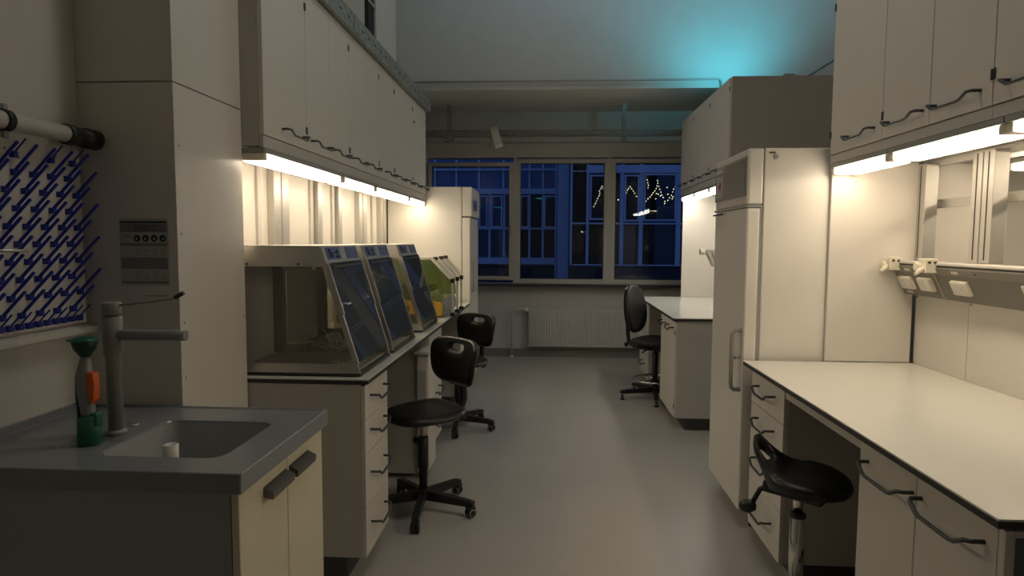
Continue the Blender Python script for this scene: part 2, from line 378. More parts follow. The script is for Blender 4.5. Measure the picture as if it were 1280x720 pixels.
# upper cabinets on the left
UX = -1.22
def upL(y0, y1, pair, lab):
    za, zb = 1.945, 2.735
    if pair: fr = doors2(y0, y1, za, zb, za+0.055)
    else: fr = [('door', y0, y1, za, zb, y1-0.17, za+0.055, y1-0.004)]
    t = cabinet('wall_cabinet', lab, 'cabinet', UX, -1.638, y0, y1, 1.90, 2.74, fr, group='left wall cabinets', hl=0.24)
    obj('bottom_rail', BX(UX-0.02, UX-0.003, y0, y1, 1.892, 1.943, bev=0.002), LAMG, t)
    return t
upL(2.68, 3.16, False, 'single-door wall cabinet nearest the camera in the left row')
upL(3.16, 3.84, True, 'two-door wall cabinet second from the camera in the left row')
upL(3.84, 4.51, True, 'two-door wall cabinet in the middle of the left row, third from the camera')
upL(4.51, 4.95, False, 'narrow single-door wall cabinet in the left row, fourth from the camera')
upL(4.95, 5.61, True, 'two-door wall cabinet second from the window end of the left row')
c6 = upL(5.61, 6.195, True, 'two-door wall cabinet at the window end of the left row, with a dark lock')
obj('lock', LT([(0.012, 0), (0.012, 0.004), (0.008, 0.006)], (UX, 5.67, 2.54), 12, 'x'), INK, c6)
for (a, b, l) in ((2.69, 3.72, 'lit strip light under the left wall cabinets, nearest the camera'), (3.74, 4.42, 'lit strip light under the left wall cabinets, second from the camera'),
                  (4.44, 5.49, 'lit strip light under the left wall cabinets, third from the camera'), (5.51, 6.19, 'lit strip light under the left wall cabinets, farthest one by the refrigerator')):
    strip_light(l, -1.345, -1.222, a, b, 1.891, 'strip lights under the left wall cabinets')

# galvanised channel above the left cabinets
gl = thing('steel_channel', 'galvanised steel channel running along the top of the left wall cabinets', 'channel', (-1.2, 4.6, 2.74))
obj('web', BX(-1.195, -1.189, 2.4, 6.30, 2.742, 2.850), GALV, gl)
obj('flange', BX(-1.24, -1.195, 2.4, 6.30, 2.742, 2.748), GALV, gl); obj('flange', BX(-1.26, -1.195, 2.4, 6.30, 2.844, 2.850), ALU, gl)
for k in range(26): obj('slot', BX(-1.1892, -1.188, 2.62+k*0.14, 2.66+k*0.14, 2.79, 2.802), DARK, gl)
for yy in (3.2, 3.86, 4.7, 5.7): obj('splice_plate', BX(-1.188, -1.184, yy, yy+0.10, 2.752, 2.84, bev=0.001), GALV, gl)
cr = thing('steel_channel', 'galvanised steel channel crossing above the windows', 'channel', (0.8, 7.6, 2.80))
obj('web', BX(-1.62, 4.19, 7.60, 7.606, 2.715, 2.795), GALV, cr); obj('flange', BX(-1.62, 4.19, 7.565, 7.60, 2.715, 2.721), GALV, cr); obj('flange', BX(-1.62, 4.19, 7.565, 7.60, 2.789, 2.795), GALV, cr)
for hx in (-1.22, 0.83, 2.9): obj('hanger', BX(hx-0.025, hx+0.025, 7.61, 7.65, 2.66, 3.10, bev=0.002), GALV, cr)
obj('bracket', BX(-1.27, -1.17, 7.50, 7.60, 2.66, 2.71), GALV, cr)

# hanging sensor / beam detector
hs = thing('wireless_bridge', 'small white tilted box hanging from the channel above the left window', 'device', (-0.62, 7.3, 2.78))
bmx = BX(-0.045, 0.045, -0.03, 0.03, -0.26, 0.0, bev=0.008); xf(bmx, Matrix.Translation((-0.67, 7.40, 2.78)) @ Matrix.Rotation(R(-18), 4, 'Y') @ Matrix.Rotation(R(-28), 4, 'X'))
obj('case', bmx, WHITE, hs); obj('mount', TB([(-0.66, 7.56, 2.79), (-0.66, 7.45, 2.79)], 0.012, 8), GREYP, hs)
obj('cable', TB([(-0.665, 7.44, 2.80), (-0.70, 7.43, 2.68), (-0.715, 7.42, 2.60)], 0.004, 6), GREYP, hs)
obj('plug', LT([(0.012, 0), (0.014, 0.03), (0.006, 0.05)], (-0.716, 7.42, 2.56), 8), GREYP, hs)

# conduits
cn = tag(obj('conduit', TB([(-1.62, 6.57, 3.105), (1.64, 6.57, 3.105), (1.66, 6.57, 3.09), (1.665, 6.57, 3.03)], 0.010, 8), GREYP), 'thin grey conduit running along the bulkhead above the windows', 'conduit')
cn2 = tag(obj('conduit', TB([(2.3, 3.4, 3.0), (2.3, 6.57, 3.0)], 0.013, 8), GREYP), 'grey conduit above the far right cabinets running toward the camera', 'conduit')

# ================================================================ GLAZED ENCLOSURES
def enclosure(y0, y1, label, first=False):
    t = thing('glazed_enclosure', label, 'glass enclosure', (-1.15, (y0+y1)/2, 0.90), 'glazed enclosures on the left bench')
    xb, xf0, xt = -1.42, -0.83, -1.005; zb, zt = 0.912, 1.475; zh = 1.398
    def fx(z): return xf0 + (xt-xf0)*(z-zb)/(zt-zb)
    obj('base_tray', BX(xb, xf0, y0, y1, zb-0.006, zb+0.004), DARK, t)
    obj('floor_tray', BX(xb+0.02, fx(0.93)-0.02, y0+0.02, y1-0.02, zb+0.004, zb+0.012), TRAY, t)
    for s, ya in (('n', y0), ('f', y1-0.012)):
        g = B(); e = 0.017
        prism(g, [(xb, zb+0.004), (xf0, zb+0.004), (fx(zb+0.045), zb+0.045), (xb, zb+0.045)], ya, ya+0.012)
        prism(g, [(xb, zb+0.045), (xb+e, zb+0.045), (xb+e, zh), (xb, zh)], ya, ya+0.012)
        prism(g, [(fx(zb+0.045)-e, zb+0.045), (fx(zb+0.045), zb+0.045), (fx(zh), zh), (fx(zh)-e, zh)], ya, ya+0.012)
        prism(g, [(xb+e, zh-0.014), (fx(zh-0.014)-e, zh-0.014), (fx(zh)-e, zh), (xb+e, zh)], ya, ya+0.012)
        fr_ = obj('side_frame', g, STEEL, t)
        obj('pane', PR([(xb+e, zb+0.045), (fx(zb+0.045)-e, zb+0.045), (fx(zh-0.014)-e, zh-0.014), (xb+e, zh-0.014)], ya+0.004, ya+0.008), EGLASS, fr_)
    # header box with sloping control face
    g = PR([(xb, zh), (fx(zh), zh), (fx(zt), zt), (xb, zt)], y0, y1); hd = obj('header', g, STEEL, t)
    for yy in (-1.33, -1.10): obj('screw', LT([(0.006, 0), (0.004, -0.004)], (yy, y0, zh-0.004), 8, 'y'), HAND, t)
    sl = Vector((xt-xf0, 0, zt-zb)).normalized(); nr = Vector((sl.z, 0, -sl.x))
    def face_patch(ya, yb, za, zc, th, inset=0.0):
        g = B(); a = Vector((fx(za), 0, za)); c = Vector((fx(zc), 0, zc))
        P4 = [a+nr*inset, c+nr*inset, c+nr*(inset+th), a+nr*(inset+th)]
        return prism(g, [(p.x, p.z) for p in P4], ya, yb)
    L = y1-y0
    obj('control_face', face_patch(y0+0.01, y1-0.01, zh+0.002, zt-0.003, 0.002), ALU, hd)
    d1 = obj('display', face_patch(y0+0.05*L/0.52, y0+0.23*L/0.52, zh+0.014, zt-0.010, 0.003, 0.002), SCREENB, t)
    d2 = obj('display', face_patch(y0+0.32*L/0.52, y1-0.03, zh+0.014, zt-0.010, 0.003, 0.002), SCREENB, t)
    for k, (ya, yb, za, zc) in enumerate(((0.075, 0.105, 0.022, 0.062), (0.105, 0.125, 0.022, 0.045), (0.155, 0.205, 0.020, 0.030), (0.175, 0.20, 0.036, 0.055), (0.145, 0.165, 0.040, 0.048))):
        obj('symbol', face_patch(y0+ya, y0+yb, zh+za, zh+zc, 0.001, 0.005), INK, d1)
    for k in range(4): obj('text_line', face_patch(y0+0.35, y1-0.05, zh+0.022+k*0.011, zh+0.025+k*0.011, 0.0008, 0.005), PRINT, d2)
    # sloping front: frame + two sheets
    e = 0.016
    for ya, yb in ((y0, y0+e), (y1-e, y1)):
        a = Vector((fx(zb+0.045), 0, zb+0.045)); c = Vector((fx(zh), 0, zh)); P4 = [a, c, c+nr*0.006, a+nr*0.006]
        ff = obj('front_frame', PR([(p.x, p.z) for p in P4], ya, yb), STEEL, t)
    zm = zb+0.27
    obj('front_window', face_patch(y0+e, y1-e, zb+0.05, zm, 0.004, 0.0), FGLASS, ff)
    sh = obj('sliding_window', face_patch(y0+0.012, y1-0.012, zm-0.01, zh-0.004, 0.004, 0.007), FGLASS, t)
    obj('edge_strip', face_patch(y0+0.004, y0+0.016, zm-0.01, zh-0.002, 0.006, 0.006), ALU, sh); obj('edge_strip', face_patch(y1-0.016, y1-0.004, zm-0.01, zh-0.002, 0.006, 0.006), ALU, sh)
    obj('slot_vent', face_patch(y0+0.06, y1-0.05, zh-0.026, zh-0.014, 0.003, 0.012), DARK, sh)
    # back panel with vertical post
    obj('back_panel', BX(xb-0.004, xb, y0, y1, zb, zt), LAM, t)
    obj('rear_post', BX(xb+0.001, xb+0.05, y1-0.06, y1-0.014, zb+0.012, zh), TRUNK, t)
    obj('lamp_bar', BX(-1.20, -1.06, y0+0.06, y0+0.10, zh-0.032, zh-0.016, bev=0.003), WHITE, t)
    obj('clip', LT([(0.006, 0), (0.006, -0.006)], (-1.36, y0, zb+0.065), 8, 'y'), ALU, t)
    return t
enclosure(2.724, 3.241, 'glazed sloping-front enclosure nearest the camera on the left bench, tangled cable inside')
enclosure(3.313, 3.852, 'glazed sloping-front enclosure in the middle of the three on the left bench')
enclosure(4.097, 4.646, 'glazed sloping-front enclosure farthest of the three, beside the green and yellow shaker')
pts = []
for k in range(90):
    a = k*0.42; r_ = 0.035+0.02*math.sin(k*0.9)
    pts.append((-1.075+0.10*math.sin(k*0.11)+r_*math.cos(a), 3.05+0.09*math.sin(k*0.17)+r_*math.sin(a)*0.8, 0.945+0.028*(1+math.sin(k*0.37))+ (0.05 if 20 < k < 34 else 0)))
cb = thing('cable_coil', 'tangled pale cable lying inside the nearest glazed enclosure', 'cable', (-1.07, 3.05, 0.93))
obj('cable', TB(pts, 0.0028, 6), CLEARP, cb)
obj('lead', TB([(-1.25, 3.16, 0.93), (-1.24, 3.17, 1.03), (-1.20, 3.17, 1.07), (-1.14, 3.15, 1.04), (-1.10, 3.12, 0.98), (-1.07, 3.10, 1.02), (-1.05, 3.08, 0.96)], 0.0028, 6), CLEARP, cb)
obj('lead', TB([(-0.99, 2.86, 0.93), (-0.94, 2.90, 0.93), (-0.915, 2.96, 0.95), (-0.92, 3.02, 0.99)], 0.003, 6), CLEARP, cb)
obj('plug', BX(-1.01, -0.97, 2.84, 2.87, 0.926, 0.944, bev=0.004), CREAM, cb)

# ================================================================ GREEN/YELLOW SHAKER
sk = thing('incubator_shaker', 'yellow laboratory shaker with raised green tinted hood on the left bench', 'laboratory shaker', (-1.05, 5.1, 0.90))
obj('foot', BX(-1.38, -0.90, 4.95, 5.52, 0.901, 0.915), DARK, sk)
bs = obj('base', PR([(-1.40, 0.915), (-0.86, 0.915), (-0.845, 0.93), (-0.84, 1.00), (-0.86, 1.025), (-1.40, 1.025)], 4.90, 5.56), YELLOW, sk)
obj('side_cap', PR([(-0.90, 0.914), (-0.842, 0.914), (-0.822, 0.95), (-0.825, 0.99), (-0.85, 1.035), (-0.90, 1.035)], 4.93, 5.54), GREYP, bs)
obj('switch', BX(-1.035, -0.995, 4.893, 4.90, 0.955, 0.985), DARK, bs); obj('display', BX(-1.20, -1.10, 4.893, 4.90, 0.955, 0.99), INK, bs)
obj('deck', BX(-1.38, -0.90, 4.93, 5.53, 1.026, 1.038, bev=0.003), ALU, sk)
obj('platform', BX(-1.34, -0.96, 4.98, 5.45, 1.045, 1.085, bev=0.004), CREAM, sk)
rk = obj('flask_rack', BX(-1.33, -0.98, 5.0, 5.42, 1.086, 1.092), DARK, sk)
g = B()
for i in range(10):
    x = -1.33+i*0.0385; box(g, x, x+0.006, 5.0, 5.42, 1.118, 1.126); box(g, x, x+0.006, 5.0, 5.005, 1.092, 1.126); box(g, x, x+0.006, 5.415, 5.42, 1.092, 1.126)
for i in range(10):
    yq = 5.0+i*0.046; box(g, -1.33, -0.978, yq, yq+0.006, 1.119, 1.127)
for zz in (1.098, 1.110): box(g, -1.33, -0.978, 4.998, 5.002, zz, zz+0.004)
obj('grid', g, INK, rk)
obj('knob', LT([(0.016, 0), (0.016, 0.012), (0.010, 0.02)], (-0.93, 4.98, 1.038), 12), CHROME, sk)
hp = [(-1.42, 1.03), (-1.42, 1.36), (-0.905, 1.365), (-0.775, 1.20), (-0.765, 0.93), (-0.80, 0.925), (-0.83, 1.03)]
hd = obj('hood_cheek', PR([(-1.40, 1.036), (-1.40, 1.345), (-0.93, 1.345), (-0.85, 1.25), (-0.832, 1.036)], 5.555, 5.565), mat('green_acrylic_sheet', (0.36, 0.42, 0.20), 0.25), sk, label='green tinted rear cheek')
obj('hood_cheek', PR([(-1.40, 1.04), (-1.40, 1.345), (-0.93, 1.345), (-0.85, 1.25), (-0.832, 1.036)], 4.925, 4.930), GGLASS, sk, label='clear green near cheek')
obj('hood_panel', PR([(-1.40, 1.345), (-0.93, 1.345), (-0.93, 1.351), (-1.40, 1.351)], 4.925, 5.565), GGLASS, sk)
g = B()
for ya in (4.92, 5.14, 5.36, 5.54): 
    prism(g, [(-0.935, 1.353), (-0.915, 1.362), (-0.775, 1.21), (-0.79, 1.20)], ya, ya+0.028)
obj('hood_rib', g, CREAM, sk)
obj('hood_front', PR([(-0.93, 1.348), (-0.925, 1.352), (-0.785, 1.205), (-0.79, 1.20)], 4.95, 5.54), CREAM, sk)
for ya in (5.02, 5.28, 5.52):
    ps = obj('hood_post', BX(-0.79, -0.772, ya, ya+0.018, 0.93, 1.205, bev=0.003), WHITE, sk)
    obj('latch', BX(-0.795, -0.765, ya-0.004, ya+0.022, 1.165, 1.20, bev=0.003), INK, ps)
    obj('foot', BX(-0.80, -0.762, ya-0.006, ya+0.024, 0.901, 0.93, bev=0.004), INK, ps)
for ya in (5.0, 5.26, 5.48): obj('hinge', BX(-0.93, -0.895, ya, ya+0.03, 1.345, 1.372, bev=0.003), INK, sk)

# ================================================================ LEFT REFRIGERATOR
def fridge_left():
    t = thing('refrigerator', 'tall white refrigerator at the far end of the left bench, by the window', 'refrigerator', (-1.2, 6.55, 0))
    obj('body', BX(-1.60, -0.872, 6.20, 6.88, 0.04, 2.02, bev=0.006), WHITE, t)
    hdp = obj('control_head', BX(-0.868, -0.775, 6.20, 6.88, 1.735, 2.02, bev=0.008), WHITE, t)
    obj('display', BX(-0.776, -0.772, 6.32, 6.62, 1.80, 1.90), SCREENB, hdp)
    d = obj('door', BX(-0.868, -0.79, 6.20, 6.88, 0.10, 1.725, bev=0.008), WHITE, t)
    obj('gasket', BX(-0.874, -0.868, 6.21, 6.87, 0.10, 1.73), DARK, d)
    obj('handle', TB([(-0.79, 6.30, 1.0), (-0.765, 6.30, 1.0), (-0.765, 6.30, 1.30), (-0.79, 6.30, 1.30)], 0.008, 8), GREYP, d)
    obj('plinth', BX(-1.55, -0.90, 6.22, 6.86, 0.0, 0.04), PLINTH, t)
fridge_left()

# ================================================================ RADIATOR
rd = thing('radiator', 'flat white panel radiator under the window', 'radiator', (0.36, 8.2, 0))
rx0, rx1, rz0, rz1 = -0.285, 1.30, 0.15, 0.645
obj('panel', BX(rx0, rx1, WY-0.10, WY-0.05, rz0, rz1, bev=0.006), FRAMEW, rd)
g = B(); n = 44
for i in range(n):
    x = rx0+0.03+i*(rx1-rx0-0.06)/(n-1); prism(g, [(x-0.010, WY-0.10), (x-0.005, WY-0.108), (x+0.005, WY-0.108), (x+0.010, WY-0.10)], rz0+0.04, rz1-0.05, 'z')
obj('ridges', g, FRAMEW, rd, kind='stuff')
obj('top_grille', BX(rx0-0.004, rx1+0.004, WY-0.105, WY-0.02, rz1, rz1+0.012), FRAMEW, rd)
obj('bracket', BX(0.0, 0.05, WY-0.05, WY-0.004, 0.2, 0.6), FRAMEW, rd); obj('bracket', BX(1.0, 1.05, WY-0.05, WY-0.004, 0.2, 0.6), FRAMEW, rd)
obj('valve', BX(-0.335, -0.285, WY-0.10, WY-0.05, 0.60, 0.645, bev=0.006), WHITE, rd)
ht = thing('heating_pipe', 'thin white heating pipe bending down to the floor left of the radiator', 'pipe', (-0.5, 8.19, 0))
obj('pipe', TB([(-0.335, WY-0.07, 0.625), (-0.46, WY-0.07, 0.625), (-0.49, WY-0.07, 0.61), (-0.50, WY-0.07, 0.58), (-0.50, WY-0.07, 0.0)], 0.012, 10), FRAMEW, ht)
obj('floor_collar', LT([(0.028, 0), (0.026, 0.01), (0.014, 0.03)], (-0.50, WY-0.07, 0.0), 12), WHITE, ht)
cl_ = tag(obj('wall_clip', TB([(0.44, WY-0.108, 0.55), (0.44, WY-0.135, 0.54), (0.44, WY-0.135, 0.46), (0.44, WY-0.108, 0.45)], 0.005, 8), GREYP), 'small bent grey handle fixed to the radiator front', 'bracket')

# ================================================================ RIGHT NEAR BENCH
RX = 0.98; RF = 1.0; RB = 1.815
cabinet('drawer_cabinet', 'white four-drawer base cabinet under the right bench, beside the tall fridge', 'cabinet', RF, RB, 2.76, 3.27, 0.10, 0.876, drawers(2.76, 3.20), plinth=True, group='right bench drawer cabinets')
dd = cabinet('door_cabinet', 'white two-door base cabinet at the near end of the right bench', 'cabinet', RF, RB, 1.445, 2.085, 0.10, 0.876, [('door', 1.445, 1.765, 0.10, 0.872, 1.615, 0.815, None), ('door', 1.765, 2.085, 0.10, 0.872, 1.905, 0.815, 2.081)], plinth=True, hl=0.25)
ep = thing('end_panel', 'slate grey end panel with pale edges closing the near end of the right bench', 'panel', (1.4, 1.43, 0))
obj('board', BX(1.022, RB, 1.425, 1.444, 0.0, 0.876), ENDG, ep)
obj('edge_band', BX(1.0, 1.022, 1.423, 1.4445, 0.0, 0.872, bev=0.002), LAM, ep)
obj('edge_band', BX(1.022, RB, 1.4225, 1.4445, 0.856, 0.872, bev=0.002), LAM, ep)
wr_ = thing('worktop', 'broad white worktop with dark edge on the right bench in the foreground', 'worktop', (1.4, 2.3, 0.88))
obj('dark_core', BX(RX, RB, 1.419, 3.29, 0.877, 0.8945, bev=0.001), DARK, wr_)
obj('top_laminate', BX(RX-0.0005, RB, 1.4185, 3.2905, 0.8945, 0.9, bev=0.001), TOP, wr_)
bk = thing('modesty_panel', 'grey back panel inside the knee space of the right bench', 'panel', (1.7, 2.4, 0))
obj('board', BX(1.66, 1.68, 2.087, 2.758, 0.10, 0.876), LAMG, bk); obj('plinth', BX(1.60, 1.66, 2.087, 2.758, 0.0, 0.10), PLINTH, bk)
rl = thing('support_rail', 'pale rail under the right worktop spanning the knee space', 'rail', (1.02, 2.4, 0.85)); obj('rail', BX(1.004, 1.024, 2.088, 2.757, 0.835, 0.876, bev=0.002), LAMG, rl)

# spine: posts, lower panels
sp_ = thing('bench_spine', 'aluminium-framed service spine at the back of the right foreground bench', 'partition', (1.85, 2.3, 0))
for a, b in ((2.892, 3.298), (2.30, 2.888), (1.60, 2.296)):
    obj('panel', BX(1.817, 1.835, a, b, 0.60, 1.29, bev=0.002), LAM, sp_); obj('screw', LT([(0.006, 0), (0.005, -0.003)], (1.817, b-0.012, 1.235), 8, 'x'), GREYP, sp_)
for a, b in ((3.235, 3.318), (2.83, 2.892), (2.755, 2.822), (2.05, 2.12), (1.40, 1.48)):
    ps = obj('upright', BX(1.80, 1.86, a, b, 1.416, 1.885, bev=0.002), ALU, sp_)
    obj('groove', BX(1.7985, 1.801, (a+b)/2-0.003, (a+b)/2+0.003, 1.43, 1.88), DARK, ps)
obj('panel', BX(1.865, 1.885, 1.40, 3.318, 0.0, 1.37, bev=0.002), LAMG, sp_, label='rear skin panel')
# side panel at the far end of the near right bench
sd = tag(obj('side_panel', BX(1.385, 1.80, 3.295, 3.314, 0.901, 1.90, bev=0.003), LAM), 'white side panel standing on the right worktop between tall fridge and back posts', 'panel')

# trunking
tk = thing('power_trunking', 'sloping dark grey socket trunking along the back of the right bench', 'trunking', (1.75, 2.4, 1.25))
TY0, TY1 = 1.45, 3.285
prof = [(1.757, 1.250), (1.688, 1.392), (1.70, 1.40), (1.798, 1.40), (1.798, 1.250)]
bdy = obj('body', PR(prof, TY0, TY1), TRUNK, tk)
obj('top_rail', BX(1.686, 1.798, TY0, TY1, 1.402, 1.414, bev=0.003), LAMG, tk)
obj('shadow_gap', BX(1.692, 1.798, TY0, TY1, 1.394, 1.402), DARK, tk)
sd_ = Vector((1.688-1.757, 0, 1.392-1.250)).normalized(); nn = Vector((-sd_.z, 0, sd_.x))
def tface(ya, yb, s0, s1, th, ins=0.0):
    a = Vector((1.757, 0, 1.25)) + sd_*s0 + nn*ins; b = Vector((1.757, 0, 1.25)) + sd_*s1 + nn*ins
    return PR([(p.x, p.z) for p in (a, b, b+nn*th, a+nn*th)], ya, yb)
obj('cover_strip', tface(TY0, TY1, 0.125, 0.156, 0.003), mat('trunking_cover', (0.24, 0.22, 0.185), 0.4), tk)
obj('joint', tface(2.955, 2.962, 0.0, 0.125, 0.002), ALU, tk)
for yc in (3.205, 3.045, 2.795, 1.95, 1.75):
    s = obj('socket', tface(yc-0.052, yc+0.052, 0.038, 0.102, 0.012), CREAM, tk)
    obj('rocker', tface(yc-0.048, yc-0.003, 0.042, 0.098, 0.004, 0.012), WHITE, s); obj('rocker', tface(yc+0.003, yc+0.048, 0.042, 0.098, 0.004, 0.012), WHITE, s)
obj('blank_plate', tface(2.31, 2.43, 0.022, 0.108, 0.007), CREAM, tk)
for yc, s in ((3.16, 0.14), (2.80, 0.14)): obj('number_label', tface(yc-0.022, yc+0.022, s-0.006, s+0.006, 0.001, 0.003), WHITE, tk)
obj('number_label', tface(3.20, 3.25, 0.010, 0.022, 0.001, 0.0), ALU, tk); obj('screw', LT([(0.005, 0), (0.004, -0.004)], (1.69, 2.66, 1.375), 8, 'x'), HAND, tk)
def clamp(y, lab):
    t = thing('rod_clamp', lab, 'clamp', (1.68, y, 1.40), 'cream clamps on the trunking')
    b_ = obj('block', BX(1.648, 1.70, y-0.04, y+0.025, 1.368, 1.432, bev=0.004), CREAM, t)
    obj('screw', LT([(0.006, 0), (0.006, -0.006)], (1.66, y-0.04, 1.415), 8, 'y'), HAND, b_); obj('screw', LT([(0.006, 0), (0.006, -0.006)], (1.685, y-0.04, 1.415), 8, 'y'), HAND, b_)
    obj('nozzle', TB([(1.65, y-0.01, 1.388), (1.625, y-0.03, 1.378), (1.60, y-0.045, 1.362)], [0.013, 0.011, 0.007], 10), CREAM, t)
    obj('knob', LT([(0.016, 0), (0.020, 0.004), (0.020, 0.018), (0.012, 0.022)], (1.622, y+0.0, 1.395), 10, 'x'), CREAM, t)
clamp(3.262, 'cream rod clamp at the far end of the trunking beside the side panel')
clamp(2.965, 'cream rod clamp in the middle of the trunking above the joint line')

# upper cabinets on the right
UR = 1.37
def upR(y0, y1, pair, lab):
    za, zb = 1.93, 2.735
    fr = doors2(y0, y1, za, zb, za+0.06) if pair else [('door', y0, y1, za, zb, y0+0.18, za+0.06, y1-0.004)]
    t = cabinet('wall_cabinet', lab, 'cabinet', UR, 1.80, y0, y1, 1.895, 2.74, fr, group='right wall cabinets in the foreground', hl=0.24)
    obj('bottom_rail', BX(UR+0.003, UR+0.02, y0, y1, 1.888, 1.928, bev=0.002), LAMG, t)
upR(2.80, 3.295, False, 'single-door wall cabinet beside the tall fridge in the right foreground row')
upR(2.125, 2.80, True, 'two-door wall cabinet in the middle of the right foreground row')
upR(1.42, 2.125, True, 'two-door wall cabinet cut by the right edge of the photo')
for (a, b, l) in ((2.752, 3.29, 'lit strip light under the right wall cabinets, farthest of three'), (2.072, 2.748, 'lit strip light under the right wall cabinets, middle of three'), (1.43, 2.068, 'lit strip light under the right wall cabinets, nearest one at the photo edge')):
    strip_light(l, 1.372, 1.495, a, b, 1.887, 'strip lights under the right wall cabinets')

# the bench on the other side of the spine, seen through its openings
ob = thing('side_panel', 'white side panel of the bench beyond the spine, seen between the posts', 'panel', (2.05, 3.32, 0.9))
obj('board', BX(1.865, 2.25, 3.33, 3.35, 0.90, 1.895, bev=0.003), LAM, ob)
tc_ = thing('tall_cupboard', 'tall white cupboard beyond the spine, seen at the right edge of the photo', 'cupboard', (2.6, 3.8, 0)); obj('body', BX(2.262, 3.0, 3.50, 4.1, 0.0, 2.0, bev=0.004), WHITE, tc_)
oc = thing('wall_cabinet', 'wall cabinet beyond the spine of the right foreground bench', 'cabinet', (2.05, 2.4, 1.9))
obj('body', BX(1.862, 2.25, 1.42, 3.35, 1.897, 2.74, bev=0.002), LAMG, oc)
obj('bottom_rail', BX(1.862, 1.885, 1.42, 3.32, 1.872, 1.897, bev=0.002), LAMG, oc)
strip_light('lit strip light beyond the spine, seen through the opening at the right edge', 2.14, 2.245, 1.9, 3.2, 1.895, 'strip lights beyond the spine')
orl = thing('glass_shelf_rail', 'pale rail behind the posts of the right bench spine', 'rail', (1.92, 2.4, 1.69))
obj('rail', BX(1.905, 1.915, 1.5, 3.315, 1.672, 1.715, bev=0.002), LAMG, orl); obj('bracket', BX(1.862, 1.905, 3.27, 3.29, 1.68, 1.705), GREYP, orl)
ow = thing('worktop', 'worktop of the bench on the far side of the spine', 'worktop', (2.3, 2.4, 0)); obj('slab', BX(1.887, 2.66, 1.42, 3.33, 0.877, 0.9), TOP, ow); obj('carcass', BX(1.887, 2.62, 1.45, 3.30, 0.0, 0.876), LAMG, ow)

# ================================================================ RIGHT TALL FRIDGE
fr = thing('refrigerator', 'tall white refrigerator with louvred grille beside the right foreground bench', 'refrigerator', (1.3, 3.6, 0))
FY0, FY1 = 3.32, 3.95
obj('body', BX(1.065, 1.76, FY0, FY1, 0.06, 1.972, bev=0.006), WHITE, fr)
hd = obj('control_head', BX(0.985, 1.062, FY0-0.0, FY1, 1.690, 1.972, bev=0.010), WHITE, fr)
gp = obj('grille_panel', BX(0.978, 0.986, FY0+0.02, FY1-0.01, 1.735, 1.935, bev=0.002), GRILLE, fr)
for i in range(13): obj('slat', BX(0.972, 0.979, FY0+0.03, FY0+0.40, 1.742+i*0.0145, 1.7495+i*0.0145), GRILLE, gp)
dp = obj('control_panel', BX(0.973, 0.979, FY0+0.43, FY1-0.06, 1.755, 1.875), ALU, fr)
obj('symbol', BX(0.971, 0.9735, FY0+0.48, FY0+0.50, 1.80, 1.84), REDP, dp); obj('symbol', BX(0.971, 0.9735, FY0+0.485, FY0+0.515, 1.81, 1.825), INK, dp)
obj('name_plate', BX(0.971, 0.979, FY0+0.45, FY1-0.05, 1.895, 1.91), WHITE, fr)
dr_ = obj('door', BX(0.985, 1.05, FY0, FY1, 0.10, 1.675, bev=0.008), WHITE, fr)
obj('gasket', BX(1.05, 1.065, FY0+0.006, FY1-0.006, 0.10, 1.68), GREYP, dr_)
obj('top_trim', BX(0.980, 1.06, FY0-0.001, FY1, 1.676, 1.689, bev=0.002), GREYP, fr)
obj('latch', BX(0.966, 0.984, FY1-0.25, FY1-0.02, 1.652, 1.664, bev=0.002), CHROME, fr)
obj('handle', TB([(0.985, FY0+0.035, 1.045), (0.952, FY0+0.035, 1.045), (0.940, FY0+0.035, 1.03), (0.938, FY0+0.035, 1.0), (0.938, FY0+0.035, 0.77), (0.942, FY0+0.035, 0.745), (0.955, FY0+0.035, 0.735), (0.985, FY0+0.035, 0.735)], 0.011, 10), GREYP, dr_)
obj('lock', TB([(0.985, FY0+0.05, 0.90), (0.955, FY0+0.05, 0.90)], 0.009, 8), CHROME, dr_)
obj('key', BX(0.945, 0.956, FY0+0.044, FY0+0.048, 0.86, 0.90), CHROME, dr_)
for (a, b) in ((1.02, FY0+0.05), (1.7, FY0+0.05), (1.7, FY1-0.05), (1.1, FY1-0.05)): obj('foot', LT([(0.022, 0), (0.022, 0.01), (0.012, 0.02), (0.012, 0.06)], (a+0.06 if a < 1.05 else a, b, 0), 10), BLKP, fr)
hk = obj('hook', BX(1.085, 1.115, FY0-0.006, FY0, 1.945, 1.952), HAND, fr)
obj('key', LT([(0.012, 0), (0.012, -0.006)], (1.118, FY0, 1.928), 10, 'y'), GREYP, hk)

# ================================================================ FAR RIGHT BENCH
FB = 1.82
cabinet('door_cabinet', 'two-door base cabinet at the near end of the far right bench', 'cabinet', 0.985, FB, 5.09, 5.75, 0.095, 0.876, doors2(5.09, 5.75, 0.10, 0.872, 0.815), plinth=True, hl=0.20)
cabinet('drawer_cabinet', 'white four-drawer base cabinet at the window end of the far right bench', 'cabinet', 0.985, FB, 6.47, 7.09, 0.10, 0.876, drawers(6.47, 7.09), plinth=True, group='right bench drawer cabinets')
wf = thing('worktop', 'white worktop with dark edge on the far right bench by the window', 'worktop', (1.4, 6.1, 0.88))
obj('dark_core', BX(0.965, FB, 5.075, 7.10, 0.877, 0.8945, bev=0.001), DARK, wf); obj('top_laminate', BX(0.9645, FB, 5.074, 7.101, 0.8945, 0.9, bev=0.001), TOP, wf)
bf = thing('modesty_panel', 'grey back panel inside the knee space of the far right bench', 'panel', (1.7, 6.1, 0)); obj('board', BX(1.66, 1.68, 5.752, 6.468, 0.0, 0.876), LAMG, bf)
sf = tag(obj('side_panel', BX(1.42, 1.82, 7.085, 7.10, 0.901, 2.0, bev=0.002), LAM), 'white lit side panel standing at the window end of the far right bench', 'panel')
